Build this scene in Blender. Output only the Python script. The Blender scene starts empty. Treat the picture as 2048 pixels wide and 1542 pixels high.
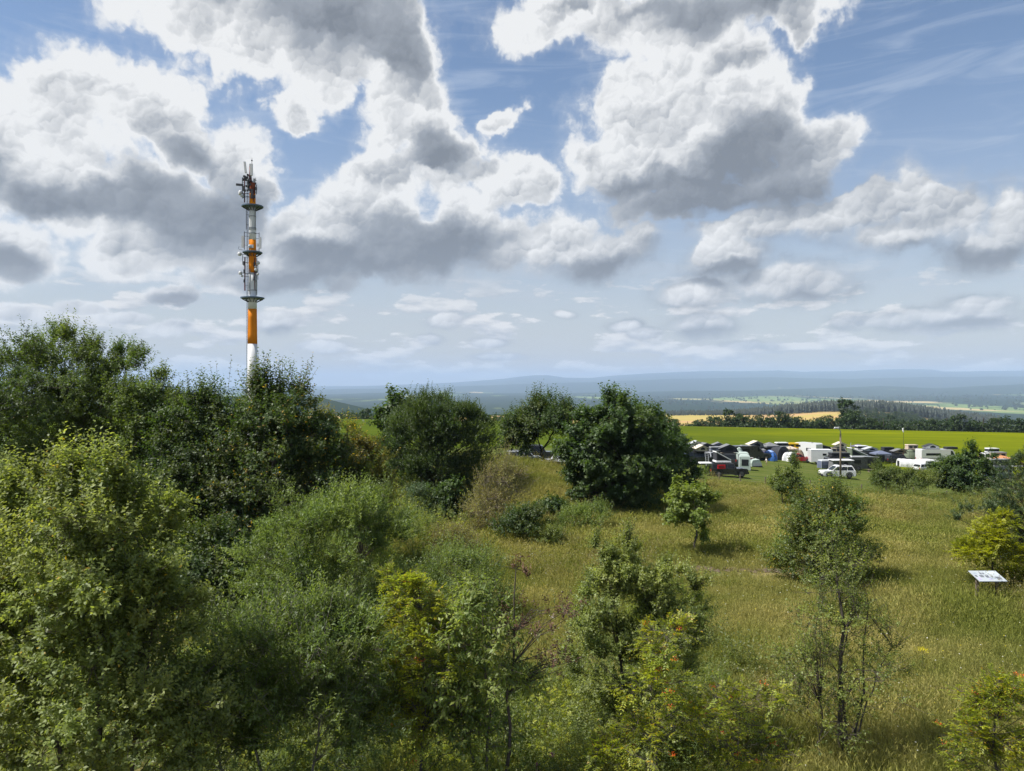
import bpy, bmesh, math, random
import numpy as np
from mathutils import Vector, Matrix

S = bpy.context.scene
COL = S.collection
R = math.radians
F = 1462.0            # focal length of the photograph in its own pixels
EYE = 10.3            # height of the viewing platform the picture is taken from

# ------------------------------------------------------------------ camera
cam = bpy.data.cameras.new('camera')
cam.sensor_width = 36.0
cam.lens = 36.0 * F / 2048.0
cam.clip_start = 0.1
cam.clip_end = 120000.0
camo = bpy.data.objects.new('camera', cam)
camo.location = (0, 0, EYE)
camo.rotation_euler = (R(90), 0, 0)
COL.objects.link(camo)
S.camera = camo

# ------------------------------------------------------------------ render settings, exposure
S.render.engine = 'CYCLES'
S.view_settings.view_transform = 'Standard'
S.view_settings.look = 'None'
S.view_settings.exposure = 0.85
S.view_settings.gamma = 1.0
S.view_settings.use_curve_mapping = False
cy = S.cycles
cy.use_denoising = True
try:
    cy.denoiser = 'OPENIMAGEDENOISE'
    cy.denoising_input_passes = 'RGB_ALBEDO_NORMAL'
    cy.denoising_prefilter = 'NONE'
except Exception:
    pass
cy.max_bounces = 5
cy.diffuse_bounces = 3
cy.glossy_bounces = 2
cy.transmission_bounces = 4
cy.transparent_max_bounces = 8
cy.volume_bounces = 1
cy.caustics_reflective = False
cy.caustics_refractive = False
cy.sample_clamp_indirect = 4.0
cy.use_adaptive_sampling = False

# ------------------------------------------------------------------ world: physical sky with clouds
SUN_EL, SUN_AZ = 56.0, -100.0     # degrees above the horizon, degrees from the view direction (left is negative)
W = bpy.data.worlds.new('World')
S.world = W
W.cycles.sampling_method = 'MANUAL'
W.cycles.sample_map_resolution = 512
W.use_nodes = True
nt = W.node_tree
for n in list(nt.nodes):
    nt.nodes.remove(n)


class NT:
    """short-hand for building node trees"""
    def __init__(self, tree):
        self.t = tree

    def new(self, kind, **kw):
        n = self.t.nodes.new(kind)
        for k, v in kw.items():
            setattr(n, k, v)
        return n

    def put(self, sock, v):
        if v is None:
            return
        if isinstance(v, bpy.types.NodeSocket):
            self.t.links.new(v, sock)
        else:
            sock.default_value = v

    def m(self, op, a, b=None, c=None, clamp=False):
        n = self.new('ShaderNodeMath', operation=op, use_clamp=clamp)
        for i, v in enumerate((a, b, c)):
            self.put(n.inputs[i], v)
        return n.outputs[0]

    def v(self, op, a, b=None, c=None, scale=None):
        n = self.new('ShaderNodeVectorMath', operation=op)
        for i, x in enumerate((a, b, c)):
            self.put(n.inputs[i], x)
        if scale is not None:
            self.put(n.inputs['Scale'], scale)
        return n.outputs['Value'] if op in ('LENGTH', 'DOT_PRODUCT', 'DISTANCE') else n.outputs[0]

    def noise(self, vec, scale, detail=2.0, rough=0.5, color=False, distort=0.0, lac=2.0, dim='3D'):
        n = self.new('ShaderNodeTexNoise', noise_dimensions=dim)
        self.put(n.inputs['Vector'], vec)
        n.inputs['Scale'].default_value = scale
        n.inputs['Detail'].default_value = detail
        n.inputs['Roughness'].default_value = rough
        n.inputs['Distortion'].default_value = distort
        n.inputs['Lacunarity'].default_value = lac
        return n.outputs['Color'] if color else n.outputs[0]

    def voro(self, vec, scale, color=False, feature='F1', rand=1.0, detail=0.0, rough=0.5, dim='3D'):
        n = self.new('ShaderNodeTexVoronoi', feature=feature, voronoi_dimensions=dim)
        self.put(n.inputs['Vector'], vec)
        n.inputs['Scale'].default_value = scale
        n.inputs['Detail'].default_value = detail
        n.inputs['Roughness'].default_value = rough
        n.inputs['Randomness'].default_value = rand
        return n.outputs['Color'] if color else n.outputs['Distance']

    def step(self, x, lo, hi, smooth=True):
        n = self.new('ShaderNodeMapRange', interpolation_type='SMOOTHSTEP' if smooth else 'LINEAR')
        self.put(n.inputs[0], x)
        n.inputs[1].default_value = lo
        n.inputs[2].default_value = hi
        return n.outputs[0]

    def mix(self, f, a, b, blend='MIX'):
        n = self.new('ShaderNodeMix', data_type='RGBA', blend_type=blend)
        self.put(n.inputs[0], f)
        self.put(n.inputs[6], (*a, 1) if isinstance(a, tuple) and len(a) == 3 else a)
        self.put(n.inputs[7], (*b, 1) if isinstance(b, tuple) and len(b) == 3 else b)
        return n.outputs[2]

    def mixf(self, f, a, b):
        n = self.new('ShaderNodeMix', data_type='FLOAT')
        self.put(n.inputs[0], f)
        self.put(n.inputs[2], a)
        self.put(n.inputs[3], b)
        return n.outputs[0]

    def comb(self, x, y, z=0.0):
        n = self.new('ShaderNodeCombineXYZ')
        for i, q in enumerate((x, y, z)):
            self.put(n.inputs[i], q)
        return n.outputs[0]

    def sep(self, vec):
        n = self.new('ShaderNodeSeparateXYZ')
        self.put(n.inputs[0], vec)
        return n.outputs

    def ramp(self, f, stops):
        n = self.new('ShaderNodeValToRGB')
        self.put(n.inputs[0], f)
        e = n.color_ramp.elements
        while len(e) < len(stops):
            e.new(0.5)
        for el, (p, c) in zip(e, stops):
            el.position = p
            el.color = (*c, 1)
        return n.outputs[0]


def build_sky():
    g = NT(nt)
    tc = g.new('ShaderNodeTexCoord')
    d = tc.outputs['Generated']
    x, y, z = g.sep(d)
    az = g.m('ARCTAN2', x, y)
    el = g.m('ARCSINE', z)
    P = g.comb(az, el)
    # slow and fast billowing of the cloud outlines
    w1 = g.v('SCALE', g.v('SUBTRACT', g.noise(P, 6.0, 2.0, 0.5, True, dim='2D'), (0.5, 0.5, 0.5)), scale=0.11)
    w2 = g.v('SCALE', g.v('SUBTRACT', g.noise(P, 34.0, 3.0, 0.6, True, dim='2D'), (0.5, 0.5, 0.5)), scale=0.030)
    low = g.m('MULTIPLY_ADD', g.step(el, 0.06, 0.30), 0.8, 0.2)      # small distant clouds near the horizon billow less
    w1 = g.v('SCALE', w1, scale=low)
    w2 = g.v('SCALE', w2, scale=low)
    Q = g.v('ADD', g.v('ADD', P, w1), w2)

    LX, LY = -0.42, 0.91             # where the light comes from, across and up

    def ell(cx, cy_, rx, ry):
        a = math.atan((cx - 1024) / F)
        e = math.atan((771 - cy_) / F * math.cos(a))
        ca = math.cos(a)
        return (a, e), (F / (rx * ca * ca), F / (ry * ca))

    def field(lst, k, shading=False):
        out = aw = av = None
        for q in lst:
            c, r = ell(*q[:4])
            d_ = g.v('MULTIPLY_ADD', Q, (r[0], r[1], 0), (-c[0] * r[0], -c[1] * r[1], 0))
            s = g.m('SUBTRACT', 1.0, g.v('LENGTH', d_))
            if len(q) > 4:
                s = g.m('MULTIPLY', s, q[4])
            out = s if out is None else g.m('SMOOTH_MAX', out, s, k)
            if shading:
                w = g.m('MAXIMUM', s, 0.02)
                w = g.m('MULTIPLY', w, w)
                dv = g.v('DOT_PRODUCT', d_, (LX, LY, 0))
                av = g.m('MULTIPLY', w, dv) if av is None else g.m('MULTIPLY_ADD', w, dv, av)
                aw = w if aw is None else g.m('ADD', aw, w)
        return (out, g.m('DIVIDE', av, aw)) if shading else out

    cover, vbig = field([
        (60, 300, 210, 130), (150, 190, 110, 95), (260, 210, 100, 85), (350, 250, 120, 100), (470, 310, 75, 90), (510, 400, 60, 75), (200, 390, 280, 80), (390, 450, 190, 100),
        (50, 500, 90, 75), (250, 500, 90, 55), (480, 40, 250, 110), (680, 30, 200, 110), (470, 120, 60, 60), (640, 120, 120, 70), (790, 130, 90, 130), (830, 230, 85, 80),
        (880, 320, 110, 80), (760, 350, 80, 60), (720, 430, 110, 85), (650, 500, 120, 75), (830, 510, 190, 75), (540, 550, 200, 45), (930, 440, 90, 80),
        (1010, 370, 80, 60), (1090, 490, 110, 65), (1210, 510, 110, 50), (340, 590, 60, 28), (1230, 200, 90, 75), (1340, 190, 100, 80), (1450, 160, 100, 75), (1540, 200, 75, 90),
        (1640, 290, 90, 85), (1230, 310, 140, 100), (1420, 310, 200, 120), (1600, 380, 130, 70), (1170, 290, 60, 50), (1420, 410, 260, 45), (1130, 20, 140, 70), (1330, 50, 220, 80),
        (1540, 20, 140, 55), (1640, 455, 210, 50), (1770, 430, 100, 60), (1880, 440, 130, 85), (2030, 430, 90, 95), (1950, 500, 130, 50), (1800, 490, 120, 40), (1500, 480, 160, 30), (1450, 530, 100, 50), (1580, 575, 150, 42), (1400, 585, 100, 32),
        (595, 215, 58, 32), (1010, 235, 36, 24), (1900, 640, 200, 28), (1960, 610, 90, 24), (1400, 655, 80, 28), (560, 640, 80, 26), (340, 665, 60, 24), (250, 640, 60, 18), (640, 690, 60, 14), (1010, 715, 60, 9), (1250, 650, 40, 14), (1290, 665, 40, 14), (1500, 690, 70, 12), (1720, 640, 70, 20), (60, 630, 90, 20), (160, 620, 60, 16), (900, 640, 46, 17), (860, 678, 36, 12), (985, 685, 44, 12), (1125, 628, 30, 11)], 0.16, True)
    dark = field([
        (400, 430, 210, 85, 1.3), (90, 390, 170, 50), (340, 330, 110, 70), (640, -10, 270, 90, 1.2), (790, 110, 90, 60), (1430, 0, 260, 60, 1.1),
        (880, 290, 100, 50), (870, 500, 170, 65, 1.1), (1420, 395, 290, 65, 1.4), (1520, 300, 130, 95, 1.1), (1210, 535, 120, 30),
        (50, 535, 100, 35), (1920, 515, 150, 20, .8), (580, 570, 200, 28), (720, 540, 120, 40), (1440, 560, 70, 18), (1590, 605, 90, 18),
        (340, 605, 60, 20), (450, 610, 50, 20), (1400, 670, 80, 16), (1950, 650, 120, 14), (650, 520, 130, 30), (560, 660, 60, 14)], 0.3)
    # clouds of the same kind over the rest of the sky
    gen = g.m('MULTIPLY', g.m('SUBTRACT', g.noise(g.v('MULTIPLY', Q, (1.0, 1.6, 1.0)), 3.2, 2.0, 0.5, dim='2D'), 0.50), 3.0)
    gend = g.m('SUBTRACT', gen, 0.35)
    inside = g.m('MULTIPLY', g.step(g.m('ABSOLUTE', az), 0.80, 0.62), g.step(el, 0.62, 0.50))
    cover = g.mixf(inside, gen, cover)
    dark = g.mixf(inside, gend, dark)
    vbig = g.m('MULTIPLY', inside, vbig)
    B = g.v('ADD', P, w2)
    n1 = g.noise(g.v('ADD', P, g.v('SCALE', w2, scale=0.5)), 15.0, 9.0, 0.63, dim='2D')
    n0 = g.noise(P, 8.0, 2.0, 0.5, dim='2D')

    def billow(scale):
        n = g.new('ShaderNodeTexVoronoi', feature='SMOOTH_F1', voronoi_dimensions='2D')
        g.put(n.inputs['Vector'], B)
        n.inputs['Scale'].default_value = scale
        n.inputs['Smoothness'].default_value = 0.45
        lv = g.v('DOT_PRODUCT', g.v('SUBTRACT', B, n.outputs['Position']), (LX * scale, LY * scale, 0))
        return n.outputs['Distance'], lv
    p1, v1 = billow(15.0)
    p2, v2 = billow(38.0)
    p3, v3 = billow(82.0)
    dens = g.m('ADD', cover, g.m('MULTIPLY', g.m('SUBTRACT', n1, 0.5), 0.95))
    dens = g.m('ADD', dens, g.m('MULTIPLY', g.m('SUBTRACT', 0.40, p1), 0.28))
    dens = g.m('ADD', dens, g.m('MULTIPLY', g.m('SUBTRACT', 0.40, p2), 0.16))
    wd = g.m('ADD', 0.30, g.m('MULTIPLY', g.step(vbig, 0.15, -0.55), 0.42))
    dens = g.m('ADD', dens, g.m('MULTIPLY', g.m('SUBTRACT', 0.40, p3), 0.12))
    alpha = g.m('DIVIDE', g.m('ADD', dens, 0.09), wd, clamp=True)
    alpha = g.m('MULTIPLY', g.m('MULTIPLY', alpha, alpha), g.m('SUBTRACT', 3.0, g.m('MULTIPLY', alpha, 2.0)))
    thin = g.step(dens, -0.34, 0.16)
    alpha = g.m('ADD', g.m('MULTIPLY', alpha, 0.80), g.m('MULTIPLY', thin, 0.20))
    dk = g.m('ADD', dark, g.m('MULTIPLY', g.m('SUBTRACT', n0, 0.5), 0.8))
    dk = g.m('ADD', dk, g.m('MULTIPLY', g.m('SUBTRACT', n1, 0.5), 0.5))
    dk = g.step(g.m('SUBTRACT', dk, g.m('MULTIPLY', v1, 0.30)), -0.50, 0.62)
    soft = g.step(dens, 0.0, 0.40)          # relief fades out at the thin edges
    lum = g.m('MULTIPLY_ADD', vbig, 0.20, 0.72)
    lum = g.m('MULTIPLY_ADD', g.m('MULTIPLY', v1, g.mixf(dk, 0.36, 0.14)), soft, lum)
    lum = g.m('MULTIPLY_ADD', g.m('MULTIPLY', v2, g.mixf(dk, 0.22, 0.08)), soft, lum)
    lum = g.m('MULTIPLY_ADD', g.m('MULTIPLY', v3, g.mixf(dk, 0.15, 0.05)), soft, lum)
    lum = g.m('MULTIPLY_ADD', g.m('SUBTRACT', n1, 0.5), 0.60, lum)
    lum = g.m('SUBTRACT', lum, g.m('MULTIPLY', dk, 0.60))
    ccol = g.ramp(lum, [(0.08, (0.165, 0.185, 0.218)), (0.38, (0.275, 0.300, 0.338)), (0.66, (0.47, 0.484, 0.505)), (1.0, (0.70, 0.705, 0.71))])
    # low streaky clouds fading into the horizon
    L = g.comb(g.m('MULTIPLY', az, 1.0), g.m('MULTIPLY', el, 3.6))
    ln = g.noise(g.v('ADD', L, w2), 9.0, 5.0, 0.6, dim='2D')
    la = g.m('MULTIPLY', g.step(ln, 0.50, 0.58), g.m('MULTIPLY', g.step(el, 0.17, 0.09), g.step(el, -0.02, 0.03)))
    ln2 = g.noise(g.v('ADD', g.v('ADD', L, w2), (-0.004, 0.03, 0)), 9.0, 3.0, 0.6, dim='2D')
    lsh = g.m('ADD', 0.5, g.m('MULTIPLY', g.m('SUBTRACT', ln2, ln), 4.0), clamp=True)
    lcol = g.mix(lsh, (0.76, 0.735, 0.71), (0.40, 0.42, 0.455))
    # thin high veils
    ci = g.noise(g.comb(g.m('MULTIPLY', az, 1.2), g.m('MULTIPLY', el, 9.0)), 4.0, 4.0, 0.6, distort=0.6, dim='2D')
    cia = g.m('MULTIPLY', g.step(ci, 0.46, 0.80), 0.36)
    sky = g.new('ShaderNodeTexSky', sky_type='NISHITA')
    sky.sun_disc = False
    sky.sun_elevation = R(SUN_EL)
    sky.sun_rotation = R(SUN_AZ)
    sky.altitude = 700
    sky.air_density = 1.0
    sky.dust_density = 0.35
    sky.ozone_density = 1.4
    K = 0.074
    skyc = g.v('SCALE', sky.outputs[0], scale=1.0)
    inv = 1.0 / K
    def up(c):
        return g.v('SCALE', c, scale=inv * 0.70)
    base = g.mix(cia, skyc, up(g.mix(0.0, (0.46, 0.53, 0.64), (0.6, 0.7, 0.8))))
    hz = g.m('POWER', g.step(g.m('ABSOLUTE', el), 0.40, 0.0, False), 1.8)
    base = g.mix(g.m('MULTIPLY', hz, 0.97), base, up(g.mix(0.0, (0.45, 0.41, 0.375), (0.6, 0.6, 0.7))))
    base = g.mix(g.m('MULTIPLY', la, 0.8), base, up(lcol))
    far = g.mix(g.step(el, 0.20, 0.03), ccol, g.mix(0.30, ccol, (0.60, 0.60, 0.605)))
    base = g.mix(alpha, base, up(far))
    bg = g.new('ShaderNodeBackground')
    bg.inputs['Strength'].default_value = K
    g.put(bg.inputs['Color'], base)
    out = g.new('ShaderNodeOutputWorld')
    nt.links.new(bg.outputs[0], out.inputs['Surface'])


build_sky()

# ------------------------------------------------------------------ sun
sl = bpy.data.lights.new('sun', 'SUN')
sl.energy = 4.2
sl.angle = R(3.0)
sl.color = (1.0, 0.95, 0.87)
so = bpy.data.objects.new('sun', sl)
COL.objects.link(so)
_sd = Vector((math.sin(R(SUN_AZ)) * math.cos(R(SUN_EL)), math.cos(R(SUN_AZ)) * math.cos(R(SUN_EL)), math.sin(R(SUN_EL))))
so.rotation_euler = (-_sd).to_track_quat('-Z', 'Y').to_euler()
so.location = (-40, 40, 60)

# ------------------------------------------------------------------ mesh helpers
def link(o, parent=None, **props):
    COL.objects.link(o)
    if parent is not None:
        o.parent = parent
    for k, v in props.items():
        if v is not None:
            o[k] = v
    return o


def np_mesh(name, V, Q, mat=None, tint=None, smooth=False):
    """mesh from numpy arrays: V (n,3), Q (m,k) with k = 3 or 4"""
    me = bpy.data.meshes.new(name)
    V = np.ascontiguousarray(V, dtype=np.float32)
    Q = np.ascontiguousarray(Q, dtype=np.int32)
    m, k = Q.shape
    me.vertices.add(len(V))
    me.vertices.foreach_set('co', V.ravel())
    me.loops.add(m * k)
    me.loops.foreach_set('vertex_index', Q.ravel())
    me.polygons.add(m)
    me.polygons.foreach_set('loop_start', np.arange(0, m * k, k, dtype=np.int32))
    if smooth:
        me.polygons.foreach_set('use_smooth', np.ones(m, dtype=bool))
    me.update(calc_edges=True)
    if tint is not None:
        a = me.color_attributes.new('tint', 'FLOAT_COLOR', 'POINT')
        c = np.ones((len(V), 4), dtype=np.float32)
        c[:, :3] = tint
        a.data.foreach_set('color', c.ravel())
    if mat is not None:
        me.materials.append(mat)
    return me


def grid_mesh(name, X, Y, Z, mat):
    r, c = X.shape
    V = np.stack([X, Y, Z], -1).reshape(-1, 3)
    i = np.arange(r * c).reshape(r, c)
    Q = np.stack([i[:-1, :-1], i[:-1, 1:], i[1:, 1:], i[1:, :-1]], -1).reshape(-1, 4)
    return np_mesh(name, V, Q, mat, smooth=True)


class VN:
    """lattice value noise in numpy"""
    def __init__(self, seed):
        self.t = np.random.default_rng(seed).random((256, 256))

    def __call__(self, x, y):
        x = np.asarray(x, float); y = np.asarray(y, float)
        xi = np.floor(x).astype(int); yi = np.floor(y).astype(int)
        fx = x - xi; fy = y - yi
        fx = fx * fx * (3 - 2 * fx); fy = fy * fy * (3 - 2 * fy)
        t = self.t
        a = t[xi & 255, yi & 255]; b = t[(xi + 1) & 255, yi & 255]
        c = t[xi & 255, (yi + 1) & 255]; d = t[(xi + 1) & 255, (yi + 1) & 255]
        return (a + (b - a) * fx) * (1 - fy) + (c + (d - c) * fx) * fy - 0.5

    def fbm(self, x, y, o=4):
        s = 0; a = 1.0
        for k in range(o):
            s = s + a * self(x * 2 ** k + 17 * k, y * 2 ** k + 31 * k)
            a *= 0.5
        return s


VNA = VN(3)


def material(name, rough=0.8, metal=0.0, spec=0.3):
    m = bpy.data.materials.new(name)
    m.use_nodes = True
    g = NT(m.node_tree)
    b = m.node_tree.nodes['Principled BSDF']
    b.inputs['Roughness'].default_value = rough
    b.inputs['Metallic'].default_value = metal
    b.inputs['Specular IOR Level'].default_value = spec
    return m, g, b


def plain(name, c, rough=0.6, metal=0.0, spec=0.35, var=0.12, scale=6.0, bump=0.0):
    """a material of one colour with a little wear: noise in brightness and gloss"""
    m, g, b = material(name, rough, metal, spec)
    tc = g.new('ShaderNodeTexCoord').outputs['Object']
    n = g.noise(tc, scale, 5.0, 0.6)
    f = g.m('MULTIPLY_ADD', g.m('SUBTRACT', n, 0.5), var * 4, 1.0)
    g.put(b.inputs['Base Color'], g.v('SCALE', c, scale=f))
    g.put(b.inputs['Roughness'], g.m('MULTIPLY_ADD', g.m('SUBTRACT', n, 0.5), 0.3, rough, clamp=True))
    if bump:
        bn = g.new('ShaderNodeBump')
        bn.inputs['Strength'].default_value = bump
        g.put(bn.inputs['Height'], n)
        g.put(b.inputs['Normal'], bn.outputs[0])
    return m


# ------------------------------------------------------------------ shape of the land
def brow(x):                      # height of the far edge of the field, at y = 240
    return np.interp(x, [-300, -53, -4, 52, 168, 400], [0.2, -0.7, -1.5, -3.0, -5.3, -8.0])


def ground(x, y):
    x = np.asarray(x, float); y = np.asarray(y, float)
    z = 0.10 * VNA.fbm(x / 9.0, y / 9.0, 3)
    # grassy bank on the left of the meadow
    u = (x + 1.0) / 9.0
    w = (y - 66.0) / 8.0
    z = z + 3.2 * np.exp(-(u * u) ** 1.2 - (w * w) ** 1.2)
    z = z + 0.35 * np.exp(-((y - 43.0 - 0.03 * x) / 1.2) ** 2) * np.clip((x - 6) / 6, 0, 1) * 0.5
    # the land falls away to the right
    k = np.clip((y - 48.0) / 40.0, 0, 1)
    z = z - np.clip(0.090 * (x - 22.0), 0, 4.6) * k * k * (3 - 2 * k)
    t = np.clip((y - 125.0) / 115.0, 0, 1)
    z = z * (1 - t) ** 1.5 + brow(x) * (1 - (1 - t) ** 1.5)
    return z


def px2w(px, py, Y):
    return ((px - 1024) / F * Y, Y, EYE - (py - 771) / F * Y)


def gz(x, y):
    return float(ground(x, y))


# ---- materials of the land
def mat_meadow():
    m, g, b = material('meadow_soil', 0.95, 0, 0.0)
    tc = g.new('ShaderNodeTexCoord').outputs['Object']
    big = g.noise(tc, 0.09, 4.0, 0.6)
    mid = g.noise(tc, 0.7, 5.0, 0.65)
    fine = g.noise(tc, 9.0, 4.0, 0.7)
    c = g.ramp(big, [(0.30, (0.15, 0.16, 0.05)), (0.48, (0.21, 0.19, 0.075)), (0.62, (0.26, 0.21, 0.10)), (0.75, (0.17, 0.18, 0.055))])
    c = g.mix(g.step(mid, 0.4, 0.7), c, (0.25, 0.21, 0.10))
    c = g.mix(g.m('MULTIPLY', g.step(fine, 0.52, 0.7), 0.6), c, (0.07, 0.075, 0.025))
    g.put(b.inputs['Base Color'], c)
    bn = g.new('ShaderNodeBump'); bn.inputs['Strength'].default_value = 0.6; bn.inputs['Distance'].default_value = 0.3
    g.put(bn.inputs['Height'], fine); g.put(b.inputs['Normal'], bn.outputs[0])
    return m


def mat_lawn():
    m, g, b = material('mown_grass', 0.9, 0, 0.0)
    tc = g.new('ShaderNodeTexCoord').outputs['Object']
    st = g.noise(g.v('MULTIPLY', tc, (0.12, 0.9, 1.0)), 1.0, 5.0, 0.65)
    fine = g.noise(tc, 3.5, 6.0, 0.7)
    c = g.ramp(st, [(0.30, (0.056, 0.084, 0.018)), (0.5, (0.086, 0.110, 0.026)), (0.70, (0.135, 0.135, 0.050))])
    c = g.mix(g.m('MULTIPLY', g.step(fine, 0.48, 0.7), 0.55), c, (0.055, 0.085, 0.017))
    g.put(b.inputs['Base Color'], c)
    bn = g.new('ShaderNodeBump'); bn.inputs['Strength'].default_value = 0.5; bn.inputs['Distance'].default_value = 0.1
    g.put(bn.inputs['Height'], fine); g.put(b.inputs['Normal'], bn.outputs[0])
    return m


def mat_field():
    m, g, b = material('field_grass', 0.9, 0, 0.0)
    tc = g.new('ShaderNodeTexCoord').outputs['Object']
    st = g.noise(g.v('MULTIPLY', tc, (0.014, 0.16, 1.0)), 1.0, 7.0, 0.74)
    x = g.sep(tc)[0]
    kind = g.step(g.m('ADD', x, g.m('MULTIPLY', g.m('SUBTRACT', g.noise(g.v('MULTIPLY', tc, (0.6, 2.0, 1.0)), 0.02, 4.0), 0.5), 150.0)), 15.0, 130.0)  # sunlight on the right of the field, painted in as brighter yellow-green
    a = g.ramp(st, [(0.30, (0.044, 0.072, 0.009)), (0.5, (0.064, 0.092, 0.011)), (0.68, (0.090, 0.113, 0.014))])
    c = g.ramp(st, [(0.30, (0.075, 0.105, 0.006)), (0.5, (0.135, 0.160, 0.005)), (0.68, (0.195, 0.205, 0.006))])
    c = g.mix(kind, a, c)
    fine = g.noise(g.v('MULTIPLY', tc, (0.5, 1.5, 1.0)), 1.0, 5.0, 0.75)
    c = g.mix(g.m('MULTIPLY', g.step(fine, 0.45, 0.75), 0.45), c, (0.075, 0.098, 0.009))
    g.put(b.inputs['Base Color'], c)
    return m


def mat_hills():
    m, g, b = material('far_farmland', 1.0, 0, 0.0)
    tc = g.new('ShaderNodeTexCoord').outputs['Object']
    w = g.v('SCALE', g.v('SUBTRACT', g.noise(tc, 0.0012, 3.0, 0.6, True), (0.5, 0.5, 0.5)), scale=700.0)
    q = g.v('MULTIPLY', g.v('ADD', tc, w), (1.0, 0.45, 0.0))
    cell = g.voro(q, 0.0017, True)
    r, gg, bb = g.sep(cell)
    fields = g.ramp(r, [(0.0, (0.11, 0.17, 0.05)), (0.35, (0.16, 0.22, 0.07)), (0.6, (0.24, 0.25, 0.10)), (0.8, (0.42, 0.33, 0.16)), (1.0, (0.13, 0.19, 0.06))])
    z = g.sep(tc)[2]
    y = g.sep(tc)[1]
    forest = g.noise(g.v('MULTIPLY', tc, (1.0, 0.5, 0.0)), 0.00045, 6.0, 0.62)
    west = g.m('MULTIPLY', g.step(g.m('DIVIDE', g.sep(tc)[0], y), 0.42, 0.20), 0.05)      # the left of the valley is mostly wooded
    forest = g.m('ADD', forest, west)
    fm = g.step(g.m('ADD', forest, g.m('MULTIPLY', g.step(z, -130.0, 30.0, False), 0.22)), 0.46, 0.50)
    c = g.mix(fm, fields, g.mix(g.noise(tc, 0.01, 3.0), (0.010, 0.024, 0.014), (0.020, 0.038, 0.018)))
    # stubble and hay slopes on this side of the spruce wood
    near = g.step(y, 1850.0, 1750.0)
    st = g.noise(g.v('MULTIPLY', tc, (0.004, 0.009, 0)), 1.0, 5.0, 0.6)
    hay = g.ramp(st, [(0.35, (0.34, 0.29, 0.085)), (0.5, (0.40, 0.30, 0.10)), (0.6, (0.43, 0.27, 0.13)), (0.75, (0.36, 0.23, 0.12))])
    c = g.mix(near, c, hay)
    c = g.mix(g.step(y, 760.0, 560.0), c, g.mix(g.noise(tc, 0.05, 4.0), (0.03, 0.045, 0.012), (0.06, 0.08, 0.02)))
    g.put(b.inputs['Base Color'], c)
    return m


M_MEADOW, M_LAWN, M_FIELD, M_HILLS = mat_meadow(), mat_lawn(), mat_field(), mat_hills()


def sheet(name, x0, x1, nx, y0, y1, ny, mat, dz=0.0):
    X, Y = np.meshgrid(np.linspace(x0, x1, nx), np.linspace(y0, y1, ny))
    o = bpy.data.objects.new(name, grid_mesh(name, X, Y, ground(X, Y) + dz, mat))
    link(o, kind='structure')
    return o


LAWN0, LAWN1 = 79.5, 121.0
sheet('meadow', -180, 180, 181, -60, LAWN0, 141, M_MEADOW)
sheet('campsite_lawn', -220, 260, 121, LAWN0, LAWN1, 22, M_LAWN)
sheet('field', -300, 380, 171, LAWN1, 241, 48, M_FIELD)


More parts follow.
